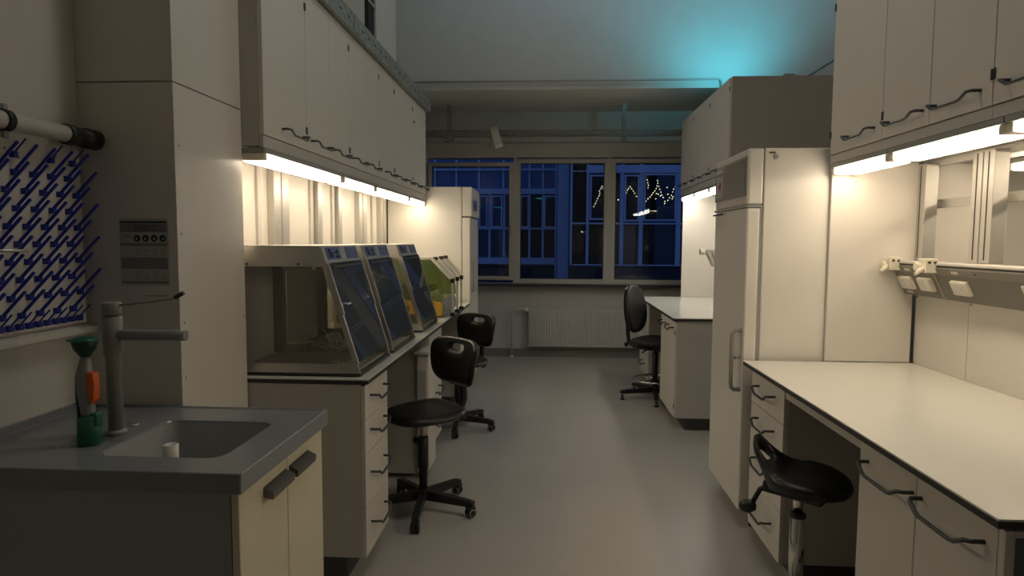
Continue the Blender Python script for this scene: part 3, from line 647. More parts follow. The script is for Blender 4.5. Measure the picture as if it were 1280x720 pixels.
spf = thing('bench_spine', 'white service spine panelling at the back of the far right bench', 'partition', (1.85, 6.1, 0))
obj('panel', BX(1.822, 1.84, 5.10, 6.10, 0.9, 1.95, bev=0.002), LAM, spf); obj('panel', BX(1.822, 1.84, 6.104, 7.08, 0.9, 1.95, bev=0.002), LAM, spf); obj('panel', BX(1.842, 1.86, 5.10, 7.10, 0.0, 1.95, bev=0.002), LAMG, spf)
rods = thing('wall_holder', 'small clear holder bracket fixed to the spine of the far right bench', 'holder', (1.76, 6.4, 1.36))
obj('rail', BX(1.50, 1.82, 6.40, 6.44, 1.40, 1.425, bev=0.003), GREYP, rods)
obj('knob', LT([(0.03, 0), (0.03, 0.05)], (1.46, 6.42, 1.405), 12, 'x'), CREAM, rods)
for k in range(4): obj('tray_slot', PR([(1.52+k*0.05, 1.40), (1.555+k*0.05, 1.40), (1.60+k*0.04, 1.27), (1.585+k*0.04, 1.26)], 6.36, 6.46), ALU, rods)
def upF(y0, y1, lab):
    za, zb = 2.06, 2.80
    t = cabinet('wall_cabinet', lab, 'cabinet', 1.40, 1.82, y0, y1, 2.01, 2.81, doors2(y0, y1, za, zb, za+0.05), group='wall cabinets of the far right bench', hl=0.22, body=PANELG)
    obj('bottom_rail', BX(1.403, 1.42, y0, y1, 2.0, 2.056, bev=0.002), LAMG, t)
upF(5.27, 5.90, 'two-door wall cabinet at the near end of the far right row')
upF(5.90, 6.54, 'two-door wall cabinet in the middle of the far right row')
upF(6.54, 7.15, 'two-door wall cabinet at the window end of the far right row')
ocb = thing('wall_cabinet', 'grey wall cabinet backing onto the far right row, its side toward the camera', 'cabinet', (2.1, 6.2, 2.0)); obj('body', BX(1.8202, 2.42, 5.271, 7.15, 2.01, 2.81), PANELG, ocb)
for (a, b, l) in ((5.28, 5.90, 'lit strip light under the far right wall cabinets, nearest of three'), (5.92, 6.50, 'lit strip light under the far right wall cabinets, middle of three'), (6.52, 7.14, 'lit strip light under the far right wall cabinets, nearest the window')):
    strip_light(l, 1.403, 1.525, a, b, 1.999, 'strip lights under the far right wall cabinets', LAMPC)
jb = tag(obj('junction_box', BX(1.90, 1.985, 5.5, 5.58, 2.812, 2.885, bev=0.005), GREYP), 'small grey junction box on top of the far right cabinets', 'box')
cy = thing('cyan_spotlight', 'small cyan spotlight behind the far right cabinets washing the bulkhead', 'lamp', (1.62, 6.05, 2.81))
obj('stand', TB([(1.75, 5.78, 2.812), (1.75, 5.78, 2.84)], 0.010, 8), BLKP, cy); obj('base', LT([(0.05, 0), (0.05, 0.01)], (1.75, 5.78, 2.811), 14), BLKP, cy)
obj('head', TB([(1.75, 5.75, 2.83), (1.745, 5.82, 2.87)], 0.03, 14), BLKP, cy); obj('lens', TB([(1.745, 5.821, 2.871), (1.7445, 5.824, 2.873)], 0.026, 14), LEDC, cy)

# ================================================================ SINK BENCH
SY0, SY1 = 1.545, 2.185
sk_ = thing('sink_cabinet', 'cream two-door sink cabinet with dark bar handles and grey near side, left foreground', 'cabinet', (-1.2, 1.85, 0))
g = B(); box(g, -1.665, -0.832, SY0+0.035, SY0+0.055, 0.10, 0.848); box(g, -1.665, -0.832, SY1-0.02, SY1, 0.10, 0.848); box(g, -1.665, -0.832, SY0+0.055, SY1-0.02, 0.10, 0.12); box(g, -1.665, -1.645, SY0+0.055, SY1-0.02, 0.12, 0.848)
obj('body', g, SINKG, sk_)
obj('plinth', BX(-1.66, -0.90, SY0+0.06, SY1-0.02, 0, 0.10), PLINTH, sk_)
ym = (SY0+SY1)/2+0.02
for (a, b, hy0, hy1) in ((SY0+0.033, ym-0.0015, ym-0.165, ym-0.012), (ym+0.0015, SY1-0.002, ym+0.012, ym+0.165)):
    d = obj('door', BX(-0.829, -0.808, a, b, 0.105, 0.842, bev=0.003), mat('cream_laminate', (0.72, 0.66, 0.50), 0.4), sk_)
    obj('handle', PR([(-0.808, 0.770), (-0.780, 0.765), (-0.778, 0.785), (-0.808, 0.800)], hy0, hy1), mat('bronze_handle', (0.17, 0.155, 0.13), 0.35, metal=0.7), d)
st = thing('sink_worktop', 'glossy slate grey sink worktop with raised rim in the left foreground', 'worktop', (-1.2, 1.85, 0.85))
zt = 0.9; BXa, BXb, BYa, BYb = -1.262, -0.905, 1.668, 2.02
g = B()
sx0, sx1 = -1.668, -0.785
N = 48
def rr(x0, x1, y0, y1, r_, n=6):
    out = []
    for cx_, cy_, a0 in ((x1-r_, y1-r_, 0), (x0+r_, y1-r_, 90), (x0+r_, y0+r_, 180), (x1-r_, y0+r_, 270)):
        for k in range(n+1):
            a = R(a0+90*k/n); out.append((cx_+r_*math.cos(a), cy_+r_*math.sin(a)))
    return out
inn = rr(BXa, BXb, BYa, BYb, 0.045); out_ = rr(sx0+0.001, sx1, SY0, SY1, 0.006)
rings = []
for loop, z in ((inn, zt-0.05), (inn, zt-0.003), (rr(BXa-0.003, BXb+0.003, BYa-0.003, BYb+0.003, 0.047), zt), (rr(sx0+0.02, sx1-0.016, SY0+0.016, SY1-0.016, 0.006), zt), (rr(sx0+0.016, sx1-0.012, SY0+0.012, SY1-0.012, 0.006), zt+0.004), (rr(sx0+0.003, sx1-0.002, SY0+0.002, SY1-0.002, 0.006), zt+0.004), (out_, zt+0.001), (out_, zt-0.05)):
    rings.append([g.verts.new((x, y, z)) for x, y in loop])
rings.append(rings[0])
for a, b in zip(rings, rings[1:]):
    for k in range(len(a)): g.faces.new((a[k], a[(k+1) % len(a)], b[(k+1) % len(a)], b[k]))
obj('slab', g, SINK, st)
g = B(); rings = []
for ins, z, r_ in ((0.0015, zt-0.004, 0.045), (0.006, zt-0.14, 0.045), (0.02, zt-0.185, 0.045), (0.06, zt-0.195, 0.04), (0.13, zt-0.197, 0.03)):
    rings.append([g.verts.new((x, y, z)) for x, y in rr(BXa+ins, BXb-ins, BYa+ins, BYb-ins, r_)])
for a, b in zip(rings, rings[1:]):
    for k in range(len(a)):
        f = g.faces.new((a[k], a[(k+1) % len(a)], b[(k+1) % len(a)], b[k])); f.smooth = True
g.faces.new(rings[-1])
obj('basin', g, BASIN, st, fix=False)
obj('backsplash', BX(-1.668, -1.655, SY0, SY1, 0.901, 0.925, bev=0.003), SINK, st)
obj('standpipe', LT([(0.018, 0), (0.018, 0.10), (0.021, 0.102), (0.021, 0.168), (0.016, 0.170), (0.015, 0.13)], (-1.10, 1.76, 0.736), 18), WHITE, st)
tag(obj('overflow_cap', LT([(0.019, 0), (0.019, 0.003), (0.012, 0.005)], (-1.345, 1.955, 0.9005), 16), STEEL), 'small round grey cap on the sink worktop behind the basin', 'cap')
# tap
tp = thing('tap', 'tall grey laboratory tap with side spout and long lever behind the basin', 'tap', (-1.335, 1.92, 0.90))
tx, ty = -1.335, 1.86
obj('base_ring', LT([(0.030, 0), (0.030, 0.008), (0.022, 0.014)], (tx, ty, 0.9012), 18), TAPM, tp)
obj('column', LT([(0.021, 0.012), (0.022, 0.24), (0.027, 0.25), (0.028, 0.36), (0.025, 0.365)], (tx, ty, 0.9), 20), TAPM, tp)
obj('cap', LT([(0.022, 0.0), (0.027, 0.003), (0.027, 0.036), (0.023, 0.04)], (tx, ty, 1.269), 20), TAPM, tp)
obj('spout', TB([(tx+0.01, ty, 1.208), (tx+0.06, ty, 1.208), (tx+0.19, ty+0.01, 1.208), (tx+0.225, ty+0.012, 1.207)], 0.0165, 16), TAPM, tp)
lv = obj('lever', TB([(tx+0.02, ty, 1.298), (tx+0.10, ty+0.005, 1.308), (tx+0.18, ty+0.01, 1.318), (tx+0.20, ty+0.01, 1.326)], [0.004, 0.0035, 0.003, 0.003], 8), TAPM, tp)
obj('grip', TB([(tx+0.195, ty+0.01, 1.323), (tx+0.222, ty+0.011, 1.338)], 0.0065, 10), BLKP, lv)
# eye-wash bottle / hand shower
ey = thing('eye_wash_shower', 'green and grey hand-held eye-wash shower with orange trigger standing in its green holder', 'eye-wash shower', (-1.35, 1.745, 0.90))
ex, ey_ = -1.345, 1.76
g = LT([(0.030, 0), (0.033, 0.004), (0.031, 0.085), (0.026, 0.087), (0.024, 0.05)], (ex, ey_, 0.9005), 20); obj('holder', g, GREEN, ey)
obj('collar', BX(ex+0.012, ex+0.034, ey_-0.016, ey_+0.016, 0.955, 0.995, bev=0.005), GREEN, ey)
bd = obj('body', TB([(ex+0.002, ey_, 0.93), (ex-0.002, ey_, 1.0), (ex-0.008, ey_, 1.06), (ex-0.010, ey_, 1.11), (ex-0.004, ey_, 1.145), (ex-0.004, ey_, 1.16)], [0.018, 0.019, 0.021, 0.021, 0.015, 0.012], 14), TAPM, ey)
obj('tubing', TB([(ex-0.022, ey_-0.004, 0.96), (ex-0.028, ey_-0.004, 1.04), (ex-0.026, ey_-0.004, 1.10), (ex-0.016, ey_, 1.14)], 0.007, 8), GREEND, ey)
obj('trigger', PR([(ex+0.010, 1.115), (ex+0.026, 1.113), (ex+0.030, 1.075), (ex+0.026, 1.035), (ex+0.016, 1.02), (ex+0.008, 1.06)], ey_-0.014, ey_+0.010), ORANGE, ey)
obj('bowl', LT([(0.008, 0), (0.016, 0.012), (0.028, 0.028), (0.034, 0.050), (0.033, 0.052)], (ex-0.004, ey_, 1.152), 20), GREEND, ey)
obj('lid', LT([(0.037, 0), (0.037, 0.004), (0.026, 0.011), (0.010, 0.014)], (ex-0.004, ey_, 1.204), 20), GREEN, ey)
obj('lid_tab', BX(ex-0.054, ex-0.036, ey_-0.008, ey_+0.008, 1.203, 1.208, bev=0.002), GREEN, ey)

# ================================================================ PEG DRYING RACK
pr = thing('drying_rack', 'white wall drying rack full of slanting blue pegs above the sink', 'drying rack', (-1.66, 1.9, 1.2))
obj('board', BX(-1.669, -1.652, 1.50, 2.172, 1.205, 1.835, bev=0.003), PEGB, pr)
obj('drip_ledge', PR([(-1.652, 1.197), (-1.668, 1.197), (-1.668, 1.172), (-1.63, 1.166), (-1.622, 1.172), (-1.622, 1.190)], 1.45, 2.185), PEGB, pr)
def peg_bm(L, r_):
    bm = TB([(0, 0, 0), (0.006, 0, 0.003), (L*0.72, 0, L*0.70), (L*0.73, 0, L*0.71)], [r_, r_, r_*0.95, r_*0.6], 6)
    box(bm, -0.003, 0.014, -0.008, 0.008, -0.010, 0.009, 0.0)
    return bm
pg = obj('peg', peg_bm(0.115, 0.0052), BLUE, pr); ps = obj('peg', peg_bm(0.066, 0.0028), BLUE, pr)
o0 = Vector(pr['_o'])
pos = []
for r0 in range(9):
    z = 1.703 - 0.0553*r0; first = 1.884 if r0 % 2 == 0 else 1.848
    k = -5
    while first+0.072*k < 2.15:
        yy = first+0.072*k
        if yy > 1.60: pos.append((0, yy, z))
        k += 1
pos = [p for p in pos if p[2] > 1.255]
for yy in (1.60, 1.74, 1.884, 2.03, 2.125): pos.append((1, yy, 1.757))
for k in range(15): pos.append((1, 1.62+0.0362*k, 1.226))
done = {0: False, 1: False}
for knd, yy, z in pos:
    src = (pg, ps)[knd]
    if not done[knd]: o_ = src; done[knd] = True
    else:
        o_ = src.copy(); COL.objects.link(o_); o_.parent = pr
    o_.location = Vector((-1.650, yy, z))
    # the mesh was shifted by the rack's origin when it was built; bring it back
for me_ in {pg.data, ps.data}:
    me_.transform(Matrix.Translation(o0))
for c in kids(pr):
    if c.name.startswith('peg'): c.location = c.location - o0
for k in range(6): obj('hole', LT([(0.004, 0), (0.004, 0.0012)], (-1.652, 1.86+0.05*k, 1.772-0.022*(k % 2)), 8, 'x'), TRUNK, pr)

# white drain pipe with black collars
dp_ = thing('drain_pipe', 'white wall pipe with black clamp and black end sleeve above the drying rack', 'pipe', (-1.6, 1.7, 1.84))
pz = 1.845
obj('pipe', TB([(-1.605, 0.9, pz), (-1.605, 2.07, pz)], 0.027, 20), PIPEW, dp_)
obj('sleeve', LT([(0.026, 2.045), (0.034, 2.048), (0.034, 2.075), (0.031, 2.078), (0.031, 2.13), (0.035, 2.133), (0.035, 2.189)], (-1.605, 0, pz), 20, 'y'), BLKP, dp_)
ca = obj('clamp', LT([(0.0275, 1.80), (0.033, 1.80), (0.033, 1.822), (0.0275, 1.822)], (-1.605, 0, pz), 20, 'y'), BLKP, dp_)
obj('bolt', BX(-1.611, -1.597, 1.803, 1.819, pz+0.030, pz+0.048, bev=0.002), GREYP, ca); obj('bolt', BX(-1.611, -1.597, 1.803, 1.819, pz-0.050, pz-0.030, bev=0.002), GREYP, ca)
obj('wall_stud', TB([(-1.668, 1.811, pz), (-1.63, 1.811, pz)], 0.005, 8), GREYP, dp_)

# wall tap at the left edge
lt = thing('wall_tap', 'cream bench tap with thin steel lever at the left edge of the photo', 'tap', (-1.40, 1.45, 1.25))
obj('body', TB([(-1.50, 1.46, 1.39), (-1.475, 1.47, 1.40), (-1.45, 1.48, 1.405)], [0.03, 0.026, 0.018], 12), CREAM, lt)
obj('nozzle', TB([(-1.475, 1.48, 1.40), (-1.435, 1.50, 1.42), (-1.425, 1.505, 1.405)], [0.012, 0.010, 0.008], 10), CREAM, lt)
obj('lever', TB([(-1.52, 1.45, 1.44), (-1.47, 1.50, 1.468), (-1.42, 1.55, 1.468), (-1.37, 1.60, 1.468)], 0.004, 8), STEEL, lt)
obj('stem', TB([(-1.668, 1.44, 1.39), (-1.50, 1.46, 1.39)], 0.014, 10), CREAM, lt)

# ================================================================ POSTER on the pier
po = thing('safety_poster', 'printed hand-protection notice with four black round symbols on the grey pier', 'poster', (-1.44, 2.188, 1.45))
obj('sheet', BX(-1.530, -1.352, 2.1885, 2.1895, 1.335, 1.572), PAPER, po)
def strip(x0, x1, z0, z1, m_, nm='band'): obj(nm, BX(-1.526+x0*0.170, -1.526+x1*0.170, 2.1878, 2.1886, 1.342+z0*0.222, 1.342+z1*0.222), m_, po)
strip(0, 1, 0.965, 0.995, INK); strip(0, 1, 0.82, 0.955, PRINT); strip(0, 1, 0.60, 0.65, PRINT); strip(0, 1, 0.235, 0.42, PRINT); strip(0, 1, 0.0, 0.04, PRINT)
for k in range(4):
    cx_ = -1.526+0.170*(0.355+0.185*k)
    s = obj('symbol', LT([(0.012, 0), (0.012, -0.0012)], (cx_, 2.1886, 1.342+0.222*0.725), 20, 'y'), INK, po)
    obj('pictogram', LT([(0.0045, 0), (0.0045, -0.0006)], (cx_-0.001+0.001*k, 2.1873, 1.342+0.222*0.72), 6, 'y'), PAPER, s)
for c_ in range(4):
    for k in range(5):
        wd = 0.09+0.05*random.random()
        for zb_ in (0.54, 0.19):
            if random.random() < 0.8: strip(0.30+0.185*c_, 0.30+0.185*c_+wd, zb_-0.032*k+0.003, zb_-0.032*k+0.012, PRINT, 'text_line')
for k in range(3): strip(0.28, 0.28+0.5*random.random()+0.2, 0.85+0.035*k, 0.862+0.035*k, INK, 'text_line')
strip(0.04, 0.20, 0.77, 0.785, PRINT, 'text_line'); strip(0.04, 0.24, 0.735, 0.75, PRINT, 'text_line')
strip(0.5, 0.98, -0.20, -0.188, PRINT, 'text_line')

# ================================================================ CHAIRS
def castor(parent, x, y, z=0.0, ang=0.0, glide=False):
    if glide:
        return obj('glide', LT([(0.022, 0), (0.022, 0.012), (0.012, 0.02), (0.012, 0.05)], (x, y, z), 12), BLKP, parent)
    c = B(); M = Matrix.Translation((x, y, z)) @ Matrix.Rotation(ang, 4, 'Z')
    for s in (-1, 1): xf(lathe(c, [(0.018, s*0.024), (0.0265, s*0.020), (0.0265, s*0.006)], (0, 0, 0.0265), 16, 'y'), Matrix.Identity(4))
    box(c, -0.020, 0.016, -0.005, 0.005, 0.02, 0.055, 0.0); tube(c, [(0.012, 0, 0.045), (0.012, 0, 0.085)], 0.007, 8)
    box(c, -0.026, 0.022, -0.022, 0.022, 0.046, 0.062, 0.006)
    xf(c, M); o = obj('castor', c, BLKP, parent)
    r_ = B()
    for s in (-1, 1): lathe(r_, [(0.021, s*0.0205), (0.021, s*0.0253), (0.0165, s*0.0253), (0.0165, s*0.0205)], (0, 0, 0.0265), 16, 'y')
    # pale wheel rim
    xf(r_, M); obj('wheel_rim', r_, GREYP, parent)
    return o
def star(t, R_=0.285, a0=0.0, zleg=0.095, glide=False):
    obj('hub', LT([(0.030, 0.06), (0.036, 0.065), (0.036, 0.115), (0.030, 0.125)], (0, 0, 0), 18), BLKP, t)
    for k in range(5):
        a = a0+2*math.pi*k/5; c, s = math.cos(a), math.sin(a)
        bm = PR([(0.02, zleg-0.032), (0.02, zleg+0.022), (R_-0.02, zleg-0.002), (R_+0.018, zleg-0.010), (R_+0.018, zleg-0.034), (R_-0.03, zleg-0.036)], -0.017, 0.017)
        # profile lies in local x-z plane, swept along y
        xf(bm, Matrix.Rotation(a, 4, 'Z')); lg = obj('leg', bm, BLKP, t)
        castor(lg, R_*c, R_*s, 0, a+0.9*k, glide)
def gas(t, zs, chromed=False, knob=True, ztop=None):
    if chromed:
        obj('column', LT([(0.027, 0.11), (0.027, zs-0.15), (0.024, zs-0.148)], (0, 0, 0), 20), CHROME, t)
        obj('collar', LT([(0.030, zs-0.152), (0.030, zs-0.140), (0.022, zs-0.135)], (0, 0, 0), 20), BLKP, t)
        obj('piston', LT([(0.018, zs-0.14), (0.018, zs-0.03)], (0, 0, 0), 16), CHROME, t)
    else:
        obj('column', LT([(0.022, 0.11), (0.024, 0.24), (0.030, 0.245), (0.029, zs-0.15), (0.022, zs-0.145)], (0, 0, 0), 20), BLKP, t)
        obj('piston', LT([(0.0145, zs-0.19), (0.0145, zs-0.03)], (0, 0, 0), 16), STEEL, t)
def pu_seat(t, z, tn='seat'):
    out = superell(0.207, 0.205, 2.9, 44, taper=-0.10); inn = superell(0.02, 0.02, 2, 44)
    f = lambda x, y: z - 0.018 + 0.10*(y*y)*0.6 + 0.02*math.exp(-((x+0.20)/0.06)**2) - 0.35*max(0, x-0.12)**2*4
    return obj(tn, shell(out, inn, f, 0.045, 9, False), BLK, t)
def backrest(t, xc, z, W=0.225, H=0.135, lean=0.12):
    out = superell(W, H, 4.0, 44, taper=0.0)
    out = [(x*(0.82+0.18*((y/H+1)/2)), y) for x, y in out]
    inn = superell(0.058, 0.020, 3, 44, cy=H*0.60)
    f = lambda x, y: 0.9*x*x - 0.16*(y/H)**2*0.12
    bm = shell(out, inn, f, 0.038, 9, True)
    # local x->lateral, y->up, z->towards the sitter (forward +x)
    M = Matrix(((0, 0, 1, xc), (1, 0, 0, 0), (0, 1, 0, z), (0, 0, 0, 1)))
    xf(bm, Matrix.Translation((0, 0, 0)) @ M); xf(bm, Matrix.Translation((xc, 0, z)) @ Matrix.Rotation(-lean, 4, 'Y') @ Matrix.Translation((-xc, 0, -z)))
    return obj('backrest', bm, BLK, t)
def work_chair(loc, rz, zs, label, a0, hb=0.245):
    t = thing('work_chair', label, 'chair', loc, 'black swivel chairs along the left bench', rz, local=True)
    star(t, 0.285, a0); gas(t, zs)
    pu_seat(t, zs)
    obj('mechanism', BX(-0.14, 0.09, -0.055, 0.055, zs-0.075, zs-0.040, bev=0.006), BLKP, t)
    backrest(t, -0.235, zs+hb)
    pb = obj('back_post', TB([(-0.08, 0, zs-0.060), (-0.20, 0, zs-0.060), (-0.262, 0, zs-0.045), (-0.285, 0, zs+0.02), (-0.280, 0, zs+0.12), (-0.272, 0, zs+0.26)], [0.016, 0.018, 0.020, 0.022, 0.022, 0.018], 10), BLKP, t)
    k = obj('knob', LT([(0.006, 0), (0.010, 0.01), (0.022, 0.014), (0.024, 0.035), (0.018, 0.045)], (0, 0, 0), 12, 'y'), BLKP, pb)
    k.data.transform(Matrix.Translation((-0.245, 0.02, zs-0.065)))
    lv = obj('lever_knob', TB([(0.0, -0.028, zs-0.185), (0.0, -0.055, zs-0.185), (0, -0.058, zs-0.185), (0, -0.078, zs-0.185)], [0.006, 0.006, 0.018, 0.016], 12), BLKP, t)
    return t
work_chair((-0.70, 3.44, 0), R(226), 0.565, 'black swivel chair with handle-hole backrest nearest the camera at the left bench', R(-87-226))
work_chair((-0.735, 5.02, 0), R(234), 0.545, 'black swivel chair second along the left bench, partly behind the nearest chair', R(-15-234), 0.225)

def saddle_stool():
    t = thing('saddle_stool', 'black moulded stool with hand-hole in its upturned back, before the right bench', 'stool', (0.942, 2.42, 0), None, R(-42), local=True)
    zs = 0.615
    star(t, 0.27, R(20), glide=True); gas(t, zs, True)
    out = superell(0.176, 0.168, 2.6, 52)
    o2 = []
    for x, y in out:
        w = 1.0 if x > 0.0 else 1.0 - 0.56*math.sin(min(1, -x/0.150)*math.pi/2)**1.6
        o2.append((x*1.0, y*w))
    inn = superell(0.022, 0.034, 2.6, 52, cx=-0.138)
    def f(x, y):
        back = 0.118*max(0, min(1, (-x-0.055)/0.115))**1.25
        front = -0.9*max(0, x-0.10)**2*2.2
        return zs - 0.015 + back + front + 0.75*y*y - (1.3*max(0, abs(y)-0.13)**2 if x > 0 else 0)
    obj('seat', shell(o2, inn, f, 0.050, 10, True), BLK, t)
    obj('mechanism', BX(-0.12, 0.10, -0.05, 0.05, zs-0.075, zs-0.030, bev=0.008), BLKP, t)
    lv = obj('lever', TB([(-0.09, -0.02, zs-0.045), (-0.135, -0.03, zs-0.075), (-0.160, -0.04, zs-0.135)], [0.012, 0.010, 0.010], 10), BLKP, t)
    g = LT([(0.006, -0.036), (0.020, -0.026), (0.028, 0.0), (0.020, 0.024), (0.008, 0.032)], (0, 0, 0), 14, 'x'); xf(g, Matrix.Translation((-0.175, -0.045, zs-0.150)) @ Matrix.Rotation(R(-20), 4, 'Y'))
    obj('grip', g, BLKP, lv)
    return t
saddle_stool()

def counter_chair():
    t = thing('counter_chair', 'black upholstered swivel chair with chrome foot ring at the far right bench', 'chair', (1.00, 6.12, 0), None, R(-36), local=True)
    zs = 0.54
    star(t, 0.32, R(228), glide=True)
    obj('column', LT([(0.026, 0.11), (0.028, zs-0.10), (0.020, zs-0.095), (0.016, zs-0.03)], (0, 0, 0), 18), BLKP, t)
    g = B(); N = 28; pts = [(0.205*math.cos(2*math.pi*k/N), 0.205*math.sin(2*math.pi*k/N), 0.19) for k in range(N+1)]; tube(g, pts, 0.010, 8)
    fr_ = obj('foot_ring', g, CHROME, t)
    for k in range(3): 
        a = 2*math.pi*k/3+0.5; obj('spoke', TB([(0.025*math.cos(a), 0.025*math.sin(a), 0.19), (0.2*math.cos(a), 0.2*math.sin(a), 0.19)], 0.006, 8), CHROME, fr_)
    out = superell(0.215, 0.225, 3.0, 40); inn = superell(0.02, 0.02, 2, 40)
    obj('seat', shell(out, inn, lambda x, y: zs+0.01-1.2*max(0, x-0.12)**2+0.2*y*y, 0.060, 8, False), BLKF, t)
    obj('mechanism', BX(-0.16, 0.12, -0.07, 0.07, zs-0.07, zs-0.025, bev=0.008), BLKP, t)
    out = superell(0.19, 0.235, 2.6, 40); out = [(x*(1.0-0.16*(y/0.235 if y > 0 else 0)), y) for x, y in out]
    bm = shell(out, inn, lambda x, y: 1.3*x*x+0.25*y*y, 0.055, 8, False)
    M = Matrix(((0, 0, 1, -0.25), (1, 0, 0, 0), (0, 1, 0, zs+0.31), (0, 0, 0, 1))); xf(bm, M)
    xf(bm, Matrix.Translation((-0.25, 0, zs+0.3)) @ Matrix.Rotation(R(-6), 4, 'Y') @ Matrix.Translation((0.25, 0, -zs-0.3)))
    obj('backrest', bm, BLKF, t)
    out2 = [(x*0.92, y*0.93) for x, y in out]
    bm = shell(out2, inn, lambda x, y: 1.3*x*x+0.25*y*y, 0.02, 6, False); xf(bm, Matrix(((0, 0, 1, -0.285), (1, 0, 0, 0), (0, 1, 0, zs+0.31), (0, 0, 0, 1))))
    xf(bm, Matrix.Translation((-0.25, 0, zs+0.3)) @ Matrix.Rotation(R(-6), 4, 'Y') @ Matrix.Translation((0.25, 0, -zs-0.3)))
    obj('back_shell', bm, BLKP, t)
    obj('back_post', TB([(-0.10, 0, zs-0.055), (-0.23, 0, zs-0.055), (-0.285, 0, zs-0.03), (-0.30, 0, zs+0.06), (-0.305, 0, zs+0.20)], 0.020, 10), BLKP, t)
    kb = obj('knob', LT([(0.008, 0), (0.024, 0.01), (0.024, 0.03), (0.012, 0.035)], (-0.30, 0, zs-0.05), 12, 'x'), BLKP, t); kb.data.transform(Matrix.Translation((-0.035, 0, 0)))
    obj('lever', TB([(-0.02, -0.06, zs-0.05), (-0.03, -0.16, zs-0.06), (-0.03, -0.20, zs-0.075)], 0.007, 8), BLKP, t)
counter_chair()

# ================================================================ BUILDING ACROSS THE COURTYARD
fb = thing('facade_wing', 'blue-lit glazed wing across the courtyard, seen in the left windows', 'building', (-2.0, 22, 0))
def bar(t, n_, x0, x1, z0, z1, Y, d=0.15, m_=None): return obj(n_, BX(x0, x1, Y, Y+d, z0, z1, bev=0.0), m_ or FACW, t)
for (a, b, c, d) in ((-8, 0.22, 3.1, 3.28), (-8, 0.21, 3.89, 3.95), (-8, 0.23, 1.9, 1.95), (-8, 0.66, 0.71, 0.93)): bar(fb, 'beam', a, b, c, d, 21.9)
for x in (-7.3, -6.4, -5.6, -4.8, -4.05, -3.31, -2.53, -1.69, -0.8, -0.34): bar(fb, 'mullion', x, x+0.06, 3.28, 6.5, 22.0, 0.1)
for x in (-7.3, -6.4, -5.6, -4.8, -4.05, -3.31, -2.59, -2.17, -1.67, -0.8, -0.34): bar(fb, 'mullion', x, x+0.075, 0.92, 3.1, 22.0, 0.1)
def fframe(t, x0, x1, z0, z1, Y):
    g = B(); e = 0.045
    box(g, x0, x0+e, Y, Y+0.06, z0, z1); box(g, x1-e, x1, Y, Y+0.06, z0, z1); box(g, x0+e, x1-e, Y, Y+0.06, z0, z0+e); box(g, x0+e, x1-e, Y, Y+0.06, z1-e, z1)
    f_ = obj('window', g, FACW, t); obj('pane', BX(x0+e, x1-e, Y+0.02, Y+0.03, z0+e, z1-e), FACG, f_)
for (a, b, c, d) in ((-2.49, -2.2, 1.96, 3.05), (-1.07, -0.78, 1.96, 3.05), (-0.26, 0.20, 1.96, 3.04), (-2.07, -1.69, 1.96, 3.05), (-3.9, -3.4, 1.96, 3.05)): fframe(fb, a, b, c, d, 21.93)
bar(fb, 'glazing', -8, 0.2, 0.93, 1.9, 22.12, 0.02, FACG); bar(fb, 'glazing', -8, 0.2, 3.28, 6.5, 22.12, 0.02, mat('upper_glazing', (0.10, 0.16, 0.30), 0.12, spec=0.8)); bar(fb, 'glazing', -8, 0.2, 1.95, 3.1, 22.12, 0.02, FACG)
bar(fb, 'rear_wall', -8, 0.6, 0.0, 6.6, 24.5, 0.2, FACD); bar(fb, 'room_floor', -8, 0.6, 0.55, 0.65, 22.2, 2.3, FACD); bar(fb, 'parapet', -8, 0.66, -3.0, 0.55, 22.0, 0.2, FACD)
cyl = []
for (x, z, rx, rz) in ((-1.884, 2.68, 0.20, 0.075), (-0.366, 3.0, 0.20, 0.035), (-1.25, 2.70, 0.14, 0.03), (-2.6, 2.72, 0.16, 0.04)):  # glowing discs added to imitate cyan reflections in the window panes
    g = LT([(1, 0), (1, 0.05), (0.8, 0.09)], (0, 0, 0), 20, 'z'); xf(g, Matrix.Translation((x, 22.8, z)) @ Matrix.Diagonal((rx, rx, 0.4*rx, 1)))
    tag(obj('cyan_reflection', g, CYANM), {-1.884: 'wide cyan glowing disc imitating a lamp reflection in the left window glazing', -0.366: 'cyan glowing disc imitating a reflection near the pale column across the courtyard', -1.25: 'small cyan glowing disc imitating a reflection between the two larger ones', -2.6: 'cyan glowing disc imitating a reflection at the far left across the courtyard'}[x], 'lamp', 'imitated cyan reflections across the courtyard')
cc = thing('facade_column', 'pale blue-lit column at the corner of the courtyard building', 'column', (0.37, 19, -3)); obj('shaft', BX(0.18, 0.50, 19.0, 19.35, -3, 6.6, bev=0.01), FACW, cc); obj('downpipe', TB([(0.13, 19.1, -3), (0.13, 19.1, 6.5)], 0.04, 10), FACP, cc)
fr2 = thing('facade_block', 'dark glazed block across the courtyard with pale frames, seen in the right window', 'building', (2.2, 18, -3))
for (a, b, c, d) in ((0.95, 6.5, 3.39, 3.6), (0.51, 0.96, 3.43, 3.45), (0.53, 6.5, 1.98, 2.02), (0.6, 6.5, 0.83, 0.86)): bar(fr2, 'beam', a, b, c, d, 17.95)
for (a, b) in ((0.51, 0.57), (0.96, 1.03), (1.89, 1.99), (2.42, 2.52), (3.43, 3.55), (4.4, 4.5), (5.4, 5.5)): bar(fr2, 'mullion', a, b, 0.83, 3.65 if a < 3 else 3.39, 18.0, 0.12)
for (a, b, c, d) in ((1.05, 1.47, 2.1, 3.34), (2.0, 2.41, 2.06, 3.34), (2.53, 3.42, 2.07, 3.37), (3.6, 4.38, 2.07, 3.37)): fframe(fr2, a, b, c, d, 17.97)
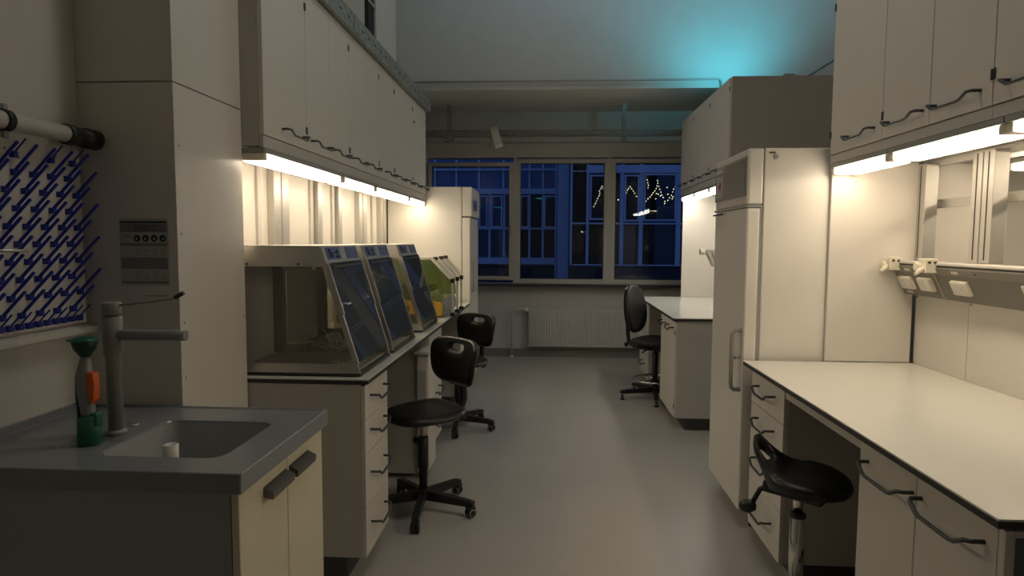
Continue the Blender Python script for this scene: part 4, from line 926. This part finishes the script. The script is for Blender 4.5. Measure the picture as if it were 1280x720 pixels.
bar(fr2, 'glazing', 0.57, 6.5, 0.86, 1.98, 18.13, 0.02, FACG); bar(fr2, 'glazing', 0.57, 6.5, 2.02, 3.4, 18.13, 0.02, FACG)
bar(fr2, 'upper_panel', 0.51, 6.5, 3.62, 6.6, 18.05, 0.1, FACD); bar(fr2, 'parapet', 0.51, 6.5, -3.0, 0.80, 18.05, 0.2, FACD); bar(fr2, 'rear_wall', 0.5, 6.5, 0.0, 4.0, 21.0, 0.2, FACD); bar(fr2, 'side_wall', 0.5, 0.55, 0.0, 4.0, 18.2, 2.8, FACD)
bar(fr2, 'room_floor', 0.5, 6.5, 0.40, 0.50, 18.3, 2.6, FACD); bar(fr2, 'room_ceiling', 0.5, 6.5, 3.65, 3.75, 18.2, 2.8, FACD)
od = thing('cupboard', 'pale box imitating the reflection of a refrigerator side in the window', 'cupboard', (2.28, 19, 0.5)); obj('body', BX(2.06, 2.42, 18.8, 19.1, 0.51, 1.97, bev=0.01), mat('pale_reflection_box', (0.5, 0.45, 0.36), 0.5), od); obj('door', BX(2.08, 2.40, 18.785, 18.80, 0.55, 1.93, bev=0.004), MATS['pale_reflection_box'], od)  # added pale box, stands in for the refrigerator side mirrored in the window
gar = thing('light_garland', 'warm string lights zigzagging behind the windows across the courtyard', 'string lights', (2.4, 18.6, 3.3))
bulbs = [(1.19, 2.49), (1.23, 2.57), (1.27, 2.64), (1.3, 2.72), (1.34, 2.79), (1.36, 2.86), (1.34, 2.93), (1.39, 3.0), (1.42, 3.06), (1.46, 3.0), (1.48, 2.93), (1.88, 2.68), (2.07, 2.79), (2.1, 2.88), (2.13, 2.95), (2.16, 3.0), (2.21, 3.05), (2.25, 2.99), (2.3, 2.93), (2.34, 2.86), (2.39, 2.78), (2.44, 2.71), (2.46, 2.67), (2.68, 3.24), (2.7, 3.16), (2.72, 3.09), (2.71, 3.02), (2.66, 2.64), (2.71, 2.71), (2.77, 2.76), (2.82, 2.82), (2.85, 2.88), (2.9, 2.93), (2.94, 3.0), (2.96, 3.07), (2.98, 3.15), (2.97, 3.22), (3.01, 3.06), (3.04, 2.98), (3.07, 2.9), (3.1, 2.82), (3.06, 2.79), (3.0, 2.84), (2.95, 2.86), (3.14, 2.75), (3.19, 2.64), (3.27, 2.67), (3.32, 2.74), (3.37, 2.81), (3.4, 2.9), (3.42, 2.98), (3.46, 3.06), (3.47, 3.15), (3.49, 3.24), (3.51, 3.32), (3.27, 2.84), (3.39, 2.71), (3.41, 2.77), (3.24, 3.03), (3.18, 2.58), (2.93, 2.71)]
bb = B(); bmesh.ops.create_icosphere(bb, subdivisions=1, radius=0.016)
b0 = obj('bulb', bb, LEDM, gar); b0.data.transform(Matrix.Translation(Vector(gar['_o'])))
for i, (x, z) in enumerate(bulbs):
    o_ = b0 if i == 0 else b0.copy()
    if i: COL.objects.link(o_); o_.parent = gar
    o_.location = Vector((x, 18.45, z)) - Vector(gar['_o'])
obj('wire', TB([(x, 18.46, z) for x, z in bulbs], 0.003, 4), INK, gar)
struct('ground', BX(-30, 30, WY+0.4, 40, -3.1, -3.0), mat('courtyard_paving', (0.12, 0.12, 0.12), 0.8))

for o in bpy.data.objects:
    if '_o' in o: del o['_o']
